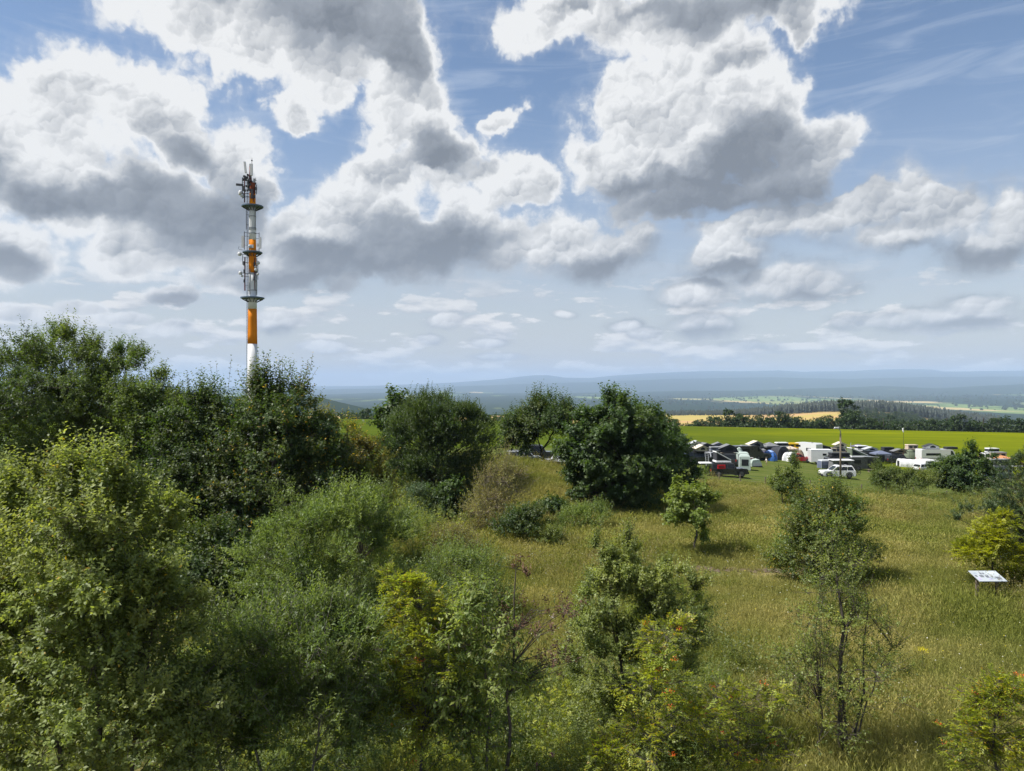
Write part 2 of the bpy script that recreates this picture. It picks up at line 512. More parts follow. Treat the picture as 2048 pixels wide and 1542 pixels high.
def build_hills():
    PX = np.concatenate([np.linspace(-2400, 350, 60), np.linspace(370, 2120, 300), np.linspace(2150, 4200, 40)])
    YS = np.concatenate([np.geomspace(240, 2600, 70), np.geomspace(2650, 9000, 60), np.geomspace(9150, 34000, 130)])

    def line(pts, Y):
        a = np.array(pts, float)
        return EYE - (np.interp(PX, a[:, 0], a[:, 1]) - 771) / F * Y

    X240 = (PX - 1024) / F * 240
    b0 = brow(X240)
    wood = [(900, 832), (1330, 828), (1450, 828), (1500, 828), (1550, 827), (1600, 824), (1650, 821), (1700, 821), (1760, 822), (1830, 829), (1900, 842), (1960, 850), (2048, 858), (2400, 865)]
    g17 = line(wood, 1800)
    left = [(300, 790), (500, 788), (600, 786), (640, 791), (680, 802), (730, 815), (800, 828), (900, 838), (1200, 845)]
    g26 = line(left, 2600)
    mid = [(0, 780), (600, 788), (700, 787), (800, 785), (900, 785), (1000, 787), (1100, 786), (1250, 784), (1350, 781), (1500, 780), (1620, 776), (1760, 771), (1880, 775), (2048, 768), (2400, 770)]
    m2 = [(0, 776), (600, 779), (800, 777), (860, 775), (950, 771), (1080, 766), (1180, 764), (1250, 760), (1400, 756), (1550, 754), (1700, 757), (1850, 754), (2048, 753), (2400, 752)]
    sky = [(0, 772), (600, 775), (700, 773), (800, 769), (900, 765), (950, 762), (1010, 757), (1040, 753), (1070, 750), (1095, 750), (1130, 755), (1180, 756), (1230, 751),
           (1300, 746), (1400, 742), (1480, 742), (1560, 740), (1610, 744), (1700, 742), (1740, 740), (1800, 738), (1865, 739), (1885, 743), (2000, 742), (2100, 741), (2500, 740)]
    knots = [(240, b0 - 0.25), (262, b0 - 2.0), (330, b0 - 8), (420, np.full_like(PX, -15.) + np.minimum(b0 + 3, 0)), (650, np.full_like(PX, -31.)), (950, np.minimum(np.full_like(PX, -38.), g17 + 14)),
             (1700, g17), (2000, g17), (2300, np.minimum(g26 - 8, g17 - 20)), (2600, g26), (3000, np.minimum(g26 - 30, -70)), (4200, np.full_like(PX, -150.)), (5200, line([(0, 812), (1500, 812), (2048, 816)], 5200)),
             (9000, line([(0, 794), (1500, 792), (2048, 787)], 9000)), (11500, line(mid, 11500)), (13000, line(mid, 13000) - 60),
             (17000, line(m2, 17000)), (19000, line(m2, 19000) - 60), (25500, line(sky, 25500)), (27000, line(sky, 27000) - 20), (34000, np.full_like(PX, 0.))]
    ky = np.log([k[0] for k in knots])
    kz = np.array([k[1] for k in knots])
    ly = np.log(YS)
    Z = np.empty((len(YS), len(PX)))
    for j in range(len(PX)):
        Z[:, j] = np.interp(ly, ky, kz[:, j])
    # soften the kinks
    for _ in range(2):
        Z[1:-1] = 0.25 * Z[:-2] + 0.5 * Z[1:-1] + 0.25 * Z[2:]
    PXX, YY = np.meshgrid(PX, YS)
    XX = (PXX - 1024) / F * YY
    Z += np.clip((YY - 2200) / 4000, 0, 1) * 22 * VNA.fbm(XX / 1500, YY / 1500, 4)
    Z += np.clip((YY - 300) / 300, 0, 1) * 1.2 * VNA.fbm(XX / 90, YY / 90, 3)
    o = bpy.data.objects.new('hills', grid_mesh('hills', XX, YY, Z, M_HILLS))
    link(o, kind='structure')
    from mathutils.bvhtree import BVHTree
    global HAZE_TOP
    HAZE_TOP = float(Z.max()) + 25.0
    return BVHTree.FromPolygons([tuple(v.co) for v in o.data.vertices], [tuple(p.vertices) for p in o.data.polygons])


HILLS = build_hills()


def hz(x, y):
    h = HILLS.ray_cast(Vector((x, y, 2000)), Vector((0, 0, -1)))
    return h[0].z if h[0] is not None else -20.0


# the wide plain round the viewpoint, below everything seen
X, Y = np.meshgrid(np.linspace(-36000, 36000, 9), np.linspace(-36000, 36000, 9))
link(bpy.data.objects.new('ground', grid_mesh('ground', X, Y, np.full_like(X, -300.0), M_HILLS)), kind='structure')


# ------------------------------------------------------------------ haze
def build_haze():
    bm = bmesh.new()
    bmesh.ops.create_cube(bm, size=1.0)
    for v in bm.verts:
        v.co.x *= 80000; v.co.y *= 80000
        v.co.z = -301.5 if v.co.z < 0 else HAZE_TOP
    me = bpy.data.meshes.new('haze')
    bm.to_mesh(me); bm.free()
    m = bpy.data.materials.new('haze')
    m.use_nodes = True
    t = m.node_tree
    t.nodes.remove(t.nodes['Principled BSDF'])
    v = t.nodes.new('ShaderNodeVolumePrincipled')
    v.inputs['Color'].default_value = (0.55, 0.72, 1.0, 1)
    v.inputs['Density'].default_value = HAZE_DENSITY
    v.inputs['Anisotropy'].default_value = 0.0
    t.links.new(v.outputs[0], t.nodes['Material Output'].inputs['Volume'])
    me.materials.append(m)
    link(bpy.data.objects.new('haze', me), kind='stuff')


HAZE_DENSITY = 6.5e-5
build_haze()

# ------------------------------------------------------------------ plant materials
def mat_leaf(name, trans=0.52, gloss=0.03, tmul=(1.5, 1.5, 0.65)):
    m = bpy.data.materials.new(name)
    m.use_nodes = True
    t = m.node_tree
    g = NT(t)
    t.nodes.remove(t.nodes['Principled BSDF'])
    c = g.new('ShaderNodeAttribute', attribute_name='tint').outputs['Color']
    di = g.new('ShaderNodeBsdfDiffuse'); g.put(di.inputs['Color'], c)
    tr = g.new('ShaderNodeBsdfTranslucent'); g.put(tr.inputs['Color'], g.v('MULTIPLY', c, tmul))
    gl = g.new('ShaderNodeBsdfGlossy'); gl.inputs['Roughness'].default_value = 0.55
    gl.inputs['Color'].default_value = (0.9, 0.95, 0.9, 1)
    a = g.new('ShaderNodeMixShader'); a.inputs[0].default_value = trans
    t.links.new(di.outputs[0], a.inputs[1]); t.links.new(tr.outputs[0], a.inputs[2])
    b = g.new('ShaderNodeMixShader'); b.inputs[0].default_value = gloss
    t.links.new(a.outputs[0], b.inputs[1]); t.links.new(gl.outputs[0], b.inputs[2])
    t.links.new(b.outputs[0], t.nodes['Material Output'].inputs['Surface'])
    return m


def mat_bark():
    m, g, b = material('bark', 0.9, 0, 0.15)
    c = g.new('ShaderNodeAttribute', attribute_name='tint').outputs['Color']
    tc = g.new('ShaderNodeTexCoord').outputs['Object']
    n = g.noise(g.v('MULTIPLY', tc, (1, 1, 0.35)), 14.0, 5.0, 0.65)
    g.put(b.inputs['Base Color'], g.v('SCALE', c, scale=g.m('MULTIPLY_ADD', n, 1.5, 0.3)))
    bn = g.new('ShaderNodeBump'); bn.inputs['Strength'].default_value = 0.7; bn.inputs['Distance'].default_value = 0.03
    g.put(bn.inputs['Height'], n); g.put(b.inputs['Normal'], bn.outputs[0])
    return m


M_LEAF, M_NEEDLE, M_BARK = mat_leaf('leaf'), mat_leaf('needle', 0.2, 0.05), mat_bark()
M_BERRY = plain('orange_berries', (0.62, 0.10, 0.015), 0.35, 0, 0.5, 0.2, 20)
M_DRYLEAF = mat_leaf('dry_leaf', 0.3, 0.02, (1.2, 1.0, 0.7))


def unit(a):
    return a / np.maximum(np.linalg.norm(a, axis=-1, keepdims=True), 1e-9)


def leaf_quads(P, D, N, L, Wd, fold=0.12, curl=0.12):
    D = unit(D)
    Sd = unit(np.cross(D, N))
    Nn = np.cross(Sd, D)
    L = L[:, None]; Wd = Wd[:, None]
    mid = P + D * L * 0.45 + Nn * Wd * fold
    V = np.stack([P, mid - Sd * Wd * 0.5, P + D * L - Nn * L * curl, mid + Sd * Wd * 0.5], 1).reshape(-1, 3)
    return V, np.arange(len(P) * 4).reshape(-1, 4)


def tubes(p0, p1, r0, r1, k=5):
    p0 = np.asarray(p0, float); p1 = np.asarray(p1, float)
    n = len(p0)
    d = unit(p1 - p0)
    ref = np.where(np.abs(d[:, 2:3]) > 0.9, np.array([[1., 0, 0]]), np.array([[0., 0, 1]]))
    a = unit(np.cross(d, ref)); b = np.cross(d, a)
    ang = np.arange(k) * 2 * math.pi / k
    ring = a[:, None, :] * np.cos(ang)[None, :, None] + b[:, None, :] * np.sin(ang)[None, :, None]
    r0 = np.broadcast_to(r0, (n,)); r1 = np.broadcast_to(r1, (n,))
    V = np.concatenate([p0[:, None] + ring * r0[:, None, None], p1[:, None] + ring * r1[:, None, None]], 1)
    i = np.arange(n)[:, None] * 2 * k
    j = np.arange(k); j2 = (j + 1) % k
    Q = np.stack([i + j, i + j2, i + k + j2, i + k + j], -1).reshape(-1, 4)
    return V.reshape(-1, 3), Q


class Segs:
    def __init__(self):
        self.a = []; self.b = []; self.r = []; self.s = []

    def add(self, p, q, r, s):
        self.a.append(p); self.b.append(q); self.r.append(r); self.s.append(s)

    def path(self, pts, r0, r1):
        n = len(pts) - 1
        for i in range(n):
            self.add(pts[i], pts[i + 1], r0 + (r1 - r0) * i / n, r0 + (r1 - r0) * (i + 1) / n)

    def mesh(self, name, mat, tint, k=5):
        V, Q = tubes(self.a, self.b, np.array(self.r), np.array(self.s), k)
        return np_mesh(name, V, Q, mat, np.broadcast_to(np.array(tint), (len(V), 3)), smooth=True)


def wobble(rng, p, q, n, amp):
    p = np.asarray(p, float); q = np.asarray(q, float)
    L = np.linalg.norm(q - p)
    out = [p]
    off = np.zeros(3)
    for i in range(1, n):
        off = off + rng.normal(0, amp * L / n, 3) * (1, 1, 0.4)
        out.append(p + (q - p) * i / n + off * math.sin(math.pi * i / n))
    out.append(q)
    return out


SPECIES = {
    # leaf length, width, leaf angle from the twig, droop, upward pull of twigs, twig length, pinnate, colours
    'ash':    dict(L=.15, W=.060, th=55, droop=.15, up=.55, tl=.75, cols=[(0.032, 0.0544, 0.0144), (0.0464, 0.068, 0.016), (0.06, 0.08, 0.0176)]),
    'hornbeam': dict(L=.13, W=.075, th=60, droop=.12, up=.45, tl=.75, cols=[(0.0212, 0.0414, 0.0118), (0.0311, 0.0518, 0.0126), (0.0466, 0.0577, 0.0133)]),
    'olive':  dict(L=.12, W=.06, th=58, droop=.12, up=.45, tl=.6, cols=[(.070, .078, .020), (.095, .092, .024), (.085, .070, .022)]),
    'darkwillow': dict(L=.15, W=.055, th=40, droop=.05, up=.85, tl=.6, cols=[(0.0187, 0.034, 0.0119), (0.0255, 0.0425, 0.0136), (0.0391, 0.0561, 0.0161)]),
    'sycamore': dict(L=.22, W=.15, th=62, droop=.2, up=.35, tl=.7, cols=[(0.0213, 0.041, 0.0131), (0.0295, 0.0525, 0.0148), (0.0426, 0.064, 0.0164)]),
    'goat':   dict(L=.092, W=.044, th=58, droop=.05, up=.75, tl=.50, cols=[(.080, .102, .036), (.108, .130, .044), (.145, .160, .056)]),
    'willow': dict(L=.085, W=.022, th=42, droop=.05, up=.70, tl=.42, cols=[(.058, .085, .030), (.076, .105, .035), (.100, .125, .040)]),
    'rowan':  dict(L=.075, W=.028, th=62, droop=.2, up=.3, tl=.26, pinnate=True, cols=[(.120, .148, .028), (.160, .182, .028), (.205, .200, .026)]),
    'cherry': dict(L=.12, W=.042, th=65, droop=.75, up=.25, tl=.4, cols=[(.070, .100, .026), (.095, .125, .030), (.125, .145, .034)]),
    'thorn':  dict(L=.085, W=.05, th=58, droop=.1, up=.5, tl=.45, cols=[(.045, .068, .020), (.062, .085, .024), (.085, .100, .028)]),
    'brown':  dict(L=.10, W=.045, th=50, droop=.5, up=.5, tl=.35, cols=[(.055, .030, .022), (.080, .045, .032), (.060, .036, .034)]),
    'birch':  dict(L=.055, W=.034, th=58, droop=.15, up=.4, tl=.38, cols=[(.070, .092, .024), (.092, .115, .028), (.120, .135, .034)]),
    'maple':  dict(L=.16, W=.12, th=62, droop=.25, up=.45, tl=.45, cols=[(.062, .088, .022), (.082, .110, .026), (.112, .135, .032)]),
    'dry':    dict(L=.06, W=.028, th=45, droop=0, up=.8, tl=.5, cols=[(.105, .105, .045), (.135, .125, .055), (.100, .080, .045)]),
    'pine':   dict(L=.17, W=.020, th=38, droop=0, up=.35, tl=.35, cols=[(.020, .036, .013), (.028, .046, .016), (.038, .056, .018)]),
    'fir':    dict(L=.10, W=.022, th=50, droop=0, up=.2, tl=.4, cols=[(.030, .055, .030), (.040, .068, .034), (.052, .078, .036)]),
    'locust': dict(L=.07, W=.04, th=62, droop=.2, up=.3, tl=.3, pinnate=True, cols=[(.150, .160, .016), (.195, .195, .018), (.110, .130, .018)]),
    'herb':   dict(L=.10, W=.035, th=55, droop=.15, up=1.0, tl=.55, cols=[(.060, .085, .026), (.082, .102, .030), (.105, .115, .036)]),
    'far':    dict(L=.78, W=.60, th=60, droop=.1, up=.3, tl=.9, cols=[(.012, .024, .009), (.018, .033, .011), (.030, .046, .014)]),
}


LEAF_SIZE, LEAF_COUNT = 1.42, 1.4
GREEN = np.array([1.84, 1.88, 1.46])


def crown_arrays(rng, lobes, sp, n_leaves, per=14, ncl=90, sig=0.20, shell=0.27, low=-0.55, spikes=0, zmin=0.15, cl_lit=0.22, lump=0.17, yellow=0.0, scale=1.0, spikelen=1.6):
    """leaf arrays and bough centres of a crown made of lobes [(centre, radii)]"""
    s = SPECIES[sp]
    lc = np.array([l[0] for l in lobes], float); lr = np.array([l[1] for l in lobes], float)
    wts = np.prod(lr, 1) ** (2 / 3); wts /= wts.sum()
    k = rng.choice(len(lobes), ncl, p=wts)
    u = unit(rng.normal(size=(ncl, 3)))
    flip = u[:, 2] < low
    u[flip, 2] *= -1
    rad = rng.random(ncl) ** shell * (1 + lump * rng.normal(size=ncl) * 0.6)
    rad = np.clip(rad, 0.15, 1.12)
    C = lc[k] + u * rad[:, None] * lr[k]
    sg = sig * lr[k].mean(1)
    C[:, 2] = np.maximum(C[:, 2], zmin + 0.1)
    nt_ = max(8, int(n_leaves * (1.0 if sp == 'far' else LEAF_COUNT)) // per)
    ci = rng.integers(0, ncl, nt_)
    base = C[ci] + rng.normal(size=(nt_, 3)) * sg[ci][:, None] * np.array([1, 1, .75])
    out = unit((base - lc[k[ci]]) / lr[k[ci]])
    d = unit(out * 0.8 + np.array([0, 0, s['up']]) + rng.normal(size=(nt_, 3)) * 0.45)
    tl = s['tl'] * scale * rng.uniform(0.5, 1.3, nt_)
    if spikes:
        top = np.argsort(-(base[:, 2] + rng.normal(size=nt_) * 0.15 * lr[:, 2].max()))[:spikes]
        d[top] = unit(np.array([0, 0, 1.3]) + rng.normal(size=(len(top), 3)) * 0.28)
        tl[top] *= spikelen
    ok = base[:, 2] > zmin
    base, d, tl, ci = base[ok], d[ok], tl[ok], ci[ok]
    T = len(base)
    a = unit(np.cross(d, np.array([0.13, 0.21, 1.0]))); b = np.cross(d, a)
    j = np.tile(np.arange(per), T)
    ti = np.repeat(np.arange(T), per)
    th = np.radians(s['th']) + rng.normal(0, 0.22, T * per)
    t = (j + rng.random(T * per)) / per
    if s.get('pinnate'):
        sidev = np.where(j % 2 == 0, 1.0, -1.0)
        ph = np.where(sidev > 0, 0.0, math.pi) + rng.normal(0, 0.25, T * per)
        t = ((j // 2) * 2 + 1) / per
        last = j == per - 1
        th = np.where(last, 0.05, th)
    else:
        ph = j * 2.39996 + np.repeat(rng.random(T) * 6.28, per) + rng.normal(0, 0.3, T * per)
    D = d[ti] * np.cos(th)[:, None] + (a[ti] * np.cos(ph)[:, None] + b[ti] * np.sin(ph)[:, None]) * np.sin(th)[:, None]
    D[:, 2] -= s['droop'] * rng.uniform(0.5, 1.5, T * per)
    D = unit(D)
    P = base[ti] + d[ti] * (tl[ti] * t)[:, None]
    if s.get('pinnate'):
        P[:, 2] -= 0.35 * tl[ti] * t * t
        N = b[ti] * np.where(b[ti][:, 2:3] < 0, -1, 1) + rng.normal(size=(T * per, 3)) * 0.15
    else:
        N = np.array([0, 0, .7]) + d[ti] * 0.45 + rng.normal(size=(T * per, 3)) * 0.42
    ls = 1.0 if sp == 'far' else LEAF_SIZE
    Ls = s['L'] * scale * ls * rng.uniform(0.65, 1.2, T * per) * (1 - 0.35 * t)
    Ws = s['W'] * scale * ls * rng.uniform(0.75, 1.2, T * per) * (1 - 0.2 * t)
    cols = np.array(s['cols'])
    f = np.clip(rng.normal(0.5, 0.28, ncl), 0, 1)
    f = np.clip(f[ci][ti] + rng.normal(0, 0.18, T * per) + 0.20 * (t - 0.5), 0, 1) * (len(cols) - 1)
    i0 = np.minimum(f.astype(int), len(cols) - 2)
    fr = (f - i0)[:, None]
    col = cols[i0] * (1 - fr) + cols[i0 + 1] * fr
    col = col * (1 + cl_lit * rng.normal(size=ncl)[ci][ti][:, None] * 0.6) * rng.uniform(0.82, 1.18, (T * per, 1))  # random colour strength per leaf clump, then per leaf
    if yellow:
        q = rng.random(T * per) < yellow
        col[q] = np.array([.26, .17, .02]) * rng.uniform(.7, 1.2, (q.sum(), 1))
    col = np.clip(col * GREEN, 0.005, 0.6)
    V, Q = leaf_quads(P, D, N, Ls, Ws)
    return V, Q, np.repeat(col, 4, 0), C, (base, d, tl, ci)


def mk_tree(name, label, category, base, lobes, sp, n_leaves, seed, group=None, trunk_r=0.15, stems=None, bark=(.085, .075, .062), twigs=0.0,
            mat=None, berries=0, berry_r=0.05, trunk_top=0.72, k=6, bough_r=0.26, dead=None, **kw):
    """base: world position of the foot; lobes in coordinates relative to it; parts: trunk (with limbs and twigs), crown, berries"""
    rng = np.random.default_rng(seed)
    root = bpy.data.objects.new(name, None)
    root.empty_display_size = 0.3
    root.location = base
    link(root, label=label, category=category, group=group)
    V, Q, col, C, (tb, td, tl, ci) = crown_arrays(rng, lobes, sp, n_leaves, **kw)
    link(bpy.data.objects.new('crown', np_mesh('crown', V, Q, mat or (M_NEEDLE if sp in ('pine', 'fir') else M_LEAF), col)), root)
    sg = Segs()
    top = max(l[0][2] + l[1][2] * 0.55 for l in lobes)
    cx = np.average([l[0][0] for l in lobes], weights=[l[1][0] * l[1][2] for l in lobes])
    cyy = np.average([l[0][1] for l in lobes], weights=[l[1][0] * l[1][2] for l in lobes])
    if stems is None:
        stems = [((0, 0, -0.2), (cx * .9, cyy * .9, top * trunk_top / 0.72), trunk_r)]
    paths = []
    for p, q, r in stems:
        pts = wobble(rng, p, q, 9, 0.12)
        sg.path(pts, r, r * 0.22)
        paths.append((np.array(pts), r))
    for i, c in enumerate(C):
        pi = min(range(len(paths)), key=lambda m: np.linalg.norm(paths[m][0][:, :2] - c[:2], axis=1).min() + rng.random() * .3)
        pts, r = paths[pi]
        hd = np.linalg.norm(pts[:, :2] - c[:2], axis=1)
        tgt = c[2] - 0.55 * hd
        ii = int(np.argmin(np.abs(pts[:, 2] - tgt)))
        ii = max(ii, 1)
        p = pts[ii]
        rr = max(r * (1 - 0.75 * ii / 9) * bough_r * 0.8, 0.007)
        m = p * 0.5 + c * 0.5
        m[2] += 0.10 * np.linalg.norm(c - p)
        m = m + rng.normal(0, 0.05 * np.linalg.norm(c - p), 3)
        sg.path([p, m, c], rr, rr * 0.4)
    me = sg.mesh('trunk', M_BARK, bark, k)
    if twigs > 0:
        n = int(len(tb) * twigs)
        idx = rng.permutation(len(tb))[:n]
        c0 = C[ci[idx]]
        e = tb[idx] + td[idx] * (tl[idx] * 0.92)[:, None]
        A = np.concatenate([c0, tb[idx]]); B = np.concatenate([tb[idx], e])
        r0 = 0.0065 if trunk_r < 0.2 else 0.012
        r = np.concatenate([np.full(n, r0), np.full(n, r0 * 0.75)])
        V2, Q2 = tubes(A, B, r, r * 0.7, 3)
        b0 = bpy.data.objects.new('twigs', np_mesh('twigs', V2, Q2, M_BARK, np.broadcast_to(np.array(bark) * 1.25, (len(V2), 3))))
        link(b0, root, kind='stuff')
    link(bpy.data.objects.new('trunk', me), root)
    if berries:
        idx = rng.permutation(len(tb))[:berries]
        pts = tb[idx] + td[idx] * (tl[idx] * 0.7)[:, None]
        P = np.repeat(pts, 22, 0) + rng.normal(size=(berries * 22, 3)) * np.array([berry_r, berry_r, berry_r * .5])
        D = unit(rng.normal(size=P.shape)); N = rng.normal(size=P.shape)
        V3, Q3 = leaf_quads(P, D, N, np.full(len(P), .024), np.full(len(P), .026))
        o = link(bpy.data.objects.new('berries', np_mesh('berries', V3, Q3, M_BERRY)), root, kind='stuff')
    return root


def tree(name, label, category, Y, foot, lobes, sp, n, seed, yoff=0.0, zfoot=None, **kw):
    """lobes as (centre x, centre y, half width, half height[, depth offset, half depth]) measured in the photograph at distance Y"""
    fx = (foot[0] - 1024) / F * Y
    fz = gz(fx, Y) if zfoot is None else zfoot
    s = Y / F
    L = []
    for q in lobes:
        x, _, z = px2w(q[0], q[1], Y)
        dy = q[4] if len(q) > 4 else 0.0
        rd = q[5] if len(q) > 5 else q[2] * s * 0.95
        L.append(((x - fx, dy, z - fz), (q[2] * s, rd, q[3] * s)))
    return mk_tree(name, label, category, (fx, Y, fz), L, sp, n, seed, **kw)

# ------------------------------------------------------------------ the big trees on the left
G_LEFT = 'tall broadleaved trees on the left'
tree('ash_tree', 'tallest broadleaved tree at the left edge, feathery top with gaps against the sky', 'tree', 42, (120, 1130),
     [(120, 790, 150, 110), (105, 712, 66, 52), (180, 728, 62, 50), (240, 760, 52, 62), (30, 800, 90, 90), (60, 900, 150, 110), (200, 880, 130, 120), (-60, 860, 110, 130), (100, 1000, 180, 90)],
     'ash', 90000, 11, ncl=230, sig=.125, per=13, spikes=60, trunk_r=.26, low=-.7, stems=[((0, 0, -.2), (-1, 0, 10), .26), ((.4, .3, -.2), (2.4, .4, 10), .2), ((-.4, 0, -.2), (-3.4, .5, 8), .2)], twigs=.25, group=G_LEFT)
tree('ash_tree', 'lower ash beside the tallest tree, its right shoulder sloping down towards the mast', 'tree', 40, (300, 1130),
     [(300, 860, 80, 90), (325, 790, 44, 48), (270, 775, 55, 62), (355, 850, 40, 60), (320, 960, 90, 90), (275, 1010, 100, 70)],
     'ash', 42000, 12, ncl=90, sig=.18, per=13, spikes=40, trunk_r=.2, low=-.7, twigs=.25, group=G_LEFT)
tree('hornbeam_tree', 'dark spiky broadleaved tree left of the mast foot, shaded lower half', 'tree', 37, (430, 1150),
     [(430, 890, 95, 85), (435, 818, 50, 40), (395, 850, 60, 55), (420, 990, 110, 100), (350, 960, 80, 90), (440, 1090, 110, 90)],
     'hornbeam', 52000, 13, ncl=160, sig=.125, per=13, spikes=150, trunk_r=.22, low=-.7, spikelen=1.9, twigs=.3, group=G_LEFT)
tree('hornbeam_tree', 'broad dark tree directly in front of the mast with long bare shoots on top', 'tree', 36, (560, 1150),
     [(555, 890, 105, 95), (530, 812, 48, 45), (578, 825, 55, 48), (618, 862, 52, 48), (520, 990, 120, 100), (640, 955, 90, 70), (500, 1080, 90, 80)],
     'hornbeam', 60000, 14, ncl=170, sig=.125, per=13, spikes=190, trunk_r=.24, low=-.7, spikelen=2.0, yellow=.02, twigs=.3, group=G_LEFT)
tree('cherry_tree', 'olive and rust tinged tree between the mast trees and the domed willow', 'tree', 40, (700, 1080),
     [(685, 925, 60, 50), (712, 960, 55, 50), (655, 880, 45, 42), (725, 915, 30, 35), (700, 1000, 60, 40)],
     'olive', 26000, 15, ncl=70, sig=.2, per=13, spikes=60, trunk_r=.14, yellow=.05, twigs=.3, group=G_LEFT)
tree('willow_tree', 'dense domed dark willow with upright shoots left of the picture centre', 'tree', 60, (875, 1020),
     [(875, 895, 108, 86), (865, 845, 76, 44), (920, 870, 64, 60), (808, 905, 50, 60), (870, 955, 100, 45)],
     'darkwillow', 70000, 16, ncl=240, sig=.115, per=12, spikes=220, trunk_r=.22, low=-.6, group='round trees before the campsite')
tree('thorn_tree', 'thin dark tree peeping out behind the top left of the domed willow', 'tree', 66, (780, 1000),
     [(792, 822, 24, 18), (768, 846, 16, 24), (800, 850, 30, 30)], 'sycamore', 2400, 17, ncl=34, sig=.2, per=9, spikes=40, trunk_r=.12, scale=1.4, twigs=.6)
tree('pine_tree', 'sparse olive tree with a see-through crown and dark leaning trunk, vehicles visible beneath', 'tree', 70, (1092, 930),
     [(1080, 855, 66, 38), (1108, 822, 48, 26), (1046, 868, 38, 32), (1138, 858, 38, 34), (1040, 898, 32, 16)],
     'hornbeam', 26000, 18, ncl=90, sig=.17, per=11, spikes=90, trunk_r=.16, scale=1.3, low=-.3, twigs=.4, bark=(.03, .027, .024), zfoot=gz(3.2, 70),
     stems=[((0, 0, -.2), (-.9, 0, 3.2), .16), ((-.5, 0, 1.6), (1.4, .3, 5.2), .1)])
tree('sycamore_tree', 'big round dark green tree right of the picture centre, branches reaching the ground', 'tree', 59, (1240, 1025),
     [(1235, 910, 108, 100), (1228, 838, 62, 48), (1290, 870, 60, 55), (1178, 890, 55, 60), (1200, 965, 85, 58), (1290, 955, 85, 62)],
     'sycamore', 50000, 19, ncl=230, sig=.10, lump=.28, per=11, spikes=130, trunk_r=.28, low=-.85, spikelen=1.8, twigs=.15, group='round trees before the campsite')
tree('sycamore_tree', 'smaller dark tree tucked behind the right side of the big round tree', 'tree', 66, (1345, 985),
     [(1340, 925, 46, 52), (1325, 890, 36, 34), (1360, 950, 28, 34)], 'sycamore', 13000, 20, ncl=60, sig=.17, per=11, spikes=40, trunk_r=.16, low=-.85, group='round trees before the campsite')

# ------------------------------------------------------------------ near shrubs and trees on the left
tree('goat_willow', 'large pale leaved goat willow filling the lower left corner', 'tree', 14, (190, 1850),
     [(185, 1120, 150, 160), (160, 1000, 80, 75), (265, 1040, 70, 75), (290, 1230, 90, 110), (90, 1250, 170, 150), (210, 1400, 220, 150), (60, 1500, 150, 110), (320, 1480, 110, 90)],
     'goat', 72000, 21, ncl=280, sig=.115, scale=.92, per=14, spikes=160, trunk_r=.10, low=-.7, spikelen=1.5, yellow=.006, twigs=.25,
     stems=[((0, 0, -.2), (-.4, 0, 6), .10), ((.3, .2, -.2), (1.0, .2, 5.6), .08), ((-.3, 0, -.2), (-1.3, .2, 5), .08)])
tree('goat_willow', 'goat willow cut by the left picture edge, a notch apart from its larger neighbour', 'tree', 15, (-40, 1800),
     [(-20, 1130, 100, 130), (15, 1040, 55, 60), (-40, 1300, 120, 120)], 'goat', 15000, 22, ncl=60, sig=.2, per=14, spikes=40, trunk_r=.08, low=-.7)
tree('grey_willow', 'wide rounded grey-green willow bush below the mast trees', 'bush', 22, (640, 1500),
     [(660, 1120, 160, 120), (700, 1045, 105, 55), (590, 1090, 60, 70), (770, 1110, 50, 75), (550, 1220, 75, 80), (650, 1230, 140, 90)],
     'willow', 62000, 23, ncl=240, sig=.105, scale=1.1, per=14, spikes=260, trunk_r=.07, low=-.7, twigs=.2,
     stems=[((0, 0, -.2), (-1, 0, 5), .07), ((.3, 0, -.2), (1.2, .3, 5), .07), ((-.3, 0, -.2), (-2, 0, 4), .06)])
tree('grey_willow', 'nearer willow thicket with bare grey twigs at its foot, lower left of centre', 'bush', 16, (560, 1712),
     [(580, 1330, 160, 120), (470, 1410, 110, 100), (670, 1290, 90, 80), (600, 1450, 170, 90)],
     'willow', 42000, 24, ncl=170, sig=.115, scale=1.15, per=14, spikes=160, trunk_r=.05, low=-.6, twigs=.4, bark=(.16, .145, .125),
     stems=[((0, 0, -.2), (-1, 0, 4), .05), ((.3, 0, -.2), (1, .3, 4), .05), ((-.3, 0, -.2), (-1.7, 0, 3.6), .05)])
tree('hazel_bush', 'shaded dark bush in the gap between the goat willow and the willow bush', 'bush', 31, (420, 1300),
     [(420, 1150, 70, 80), (440, 1200, 70, 60)], 'hornbeam', 14000, 25, ncl=60, sig=.2, per=13, trunk_r=.08, low=-.7)
tree('rowan_tree', 'rowan with yellow-green leaves and orange berries beside the willow thicket', 'tree', 17, (830, 1660),
     [(820, 1260, 75, 90), (800, 1180, 50, 40), (860, 1330, 80, 90), (790, 1400, 70, 80), (880, 1440, 80, 70)],
     'rowan', 17000, 26, ncl=130, sig=.15, per=11, trunk_r=.05, low=-.6, berries=26, yellow=.03, twigs=.7, group='rowans in the undergrowth')
tree('cherry_sapling', 'slender young tree with drooping light green leaves and pale side twigs', 'tree', 17, (965, 1660),
     [(930, 1290, 95, 80), (960, 1220, 60, 45), (880, 1400, 90, 60), (1000, 1360, 70, 60), (780, 1430, 50, 40), (940, 1470, 80, 50)],
     'cherry', 6500, 27, ncl=80, sig=.2, per=9, trunk_r=.045, low=-.4, twigs=1.0, bark=(.11, .095, .08), stems=[((0, 0, -.2), (0, 0, 5.2), .05), ((-.2, 0, 1.5), (-1.0, .2, 4.2), .03)])
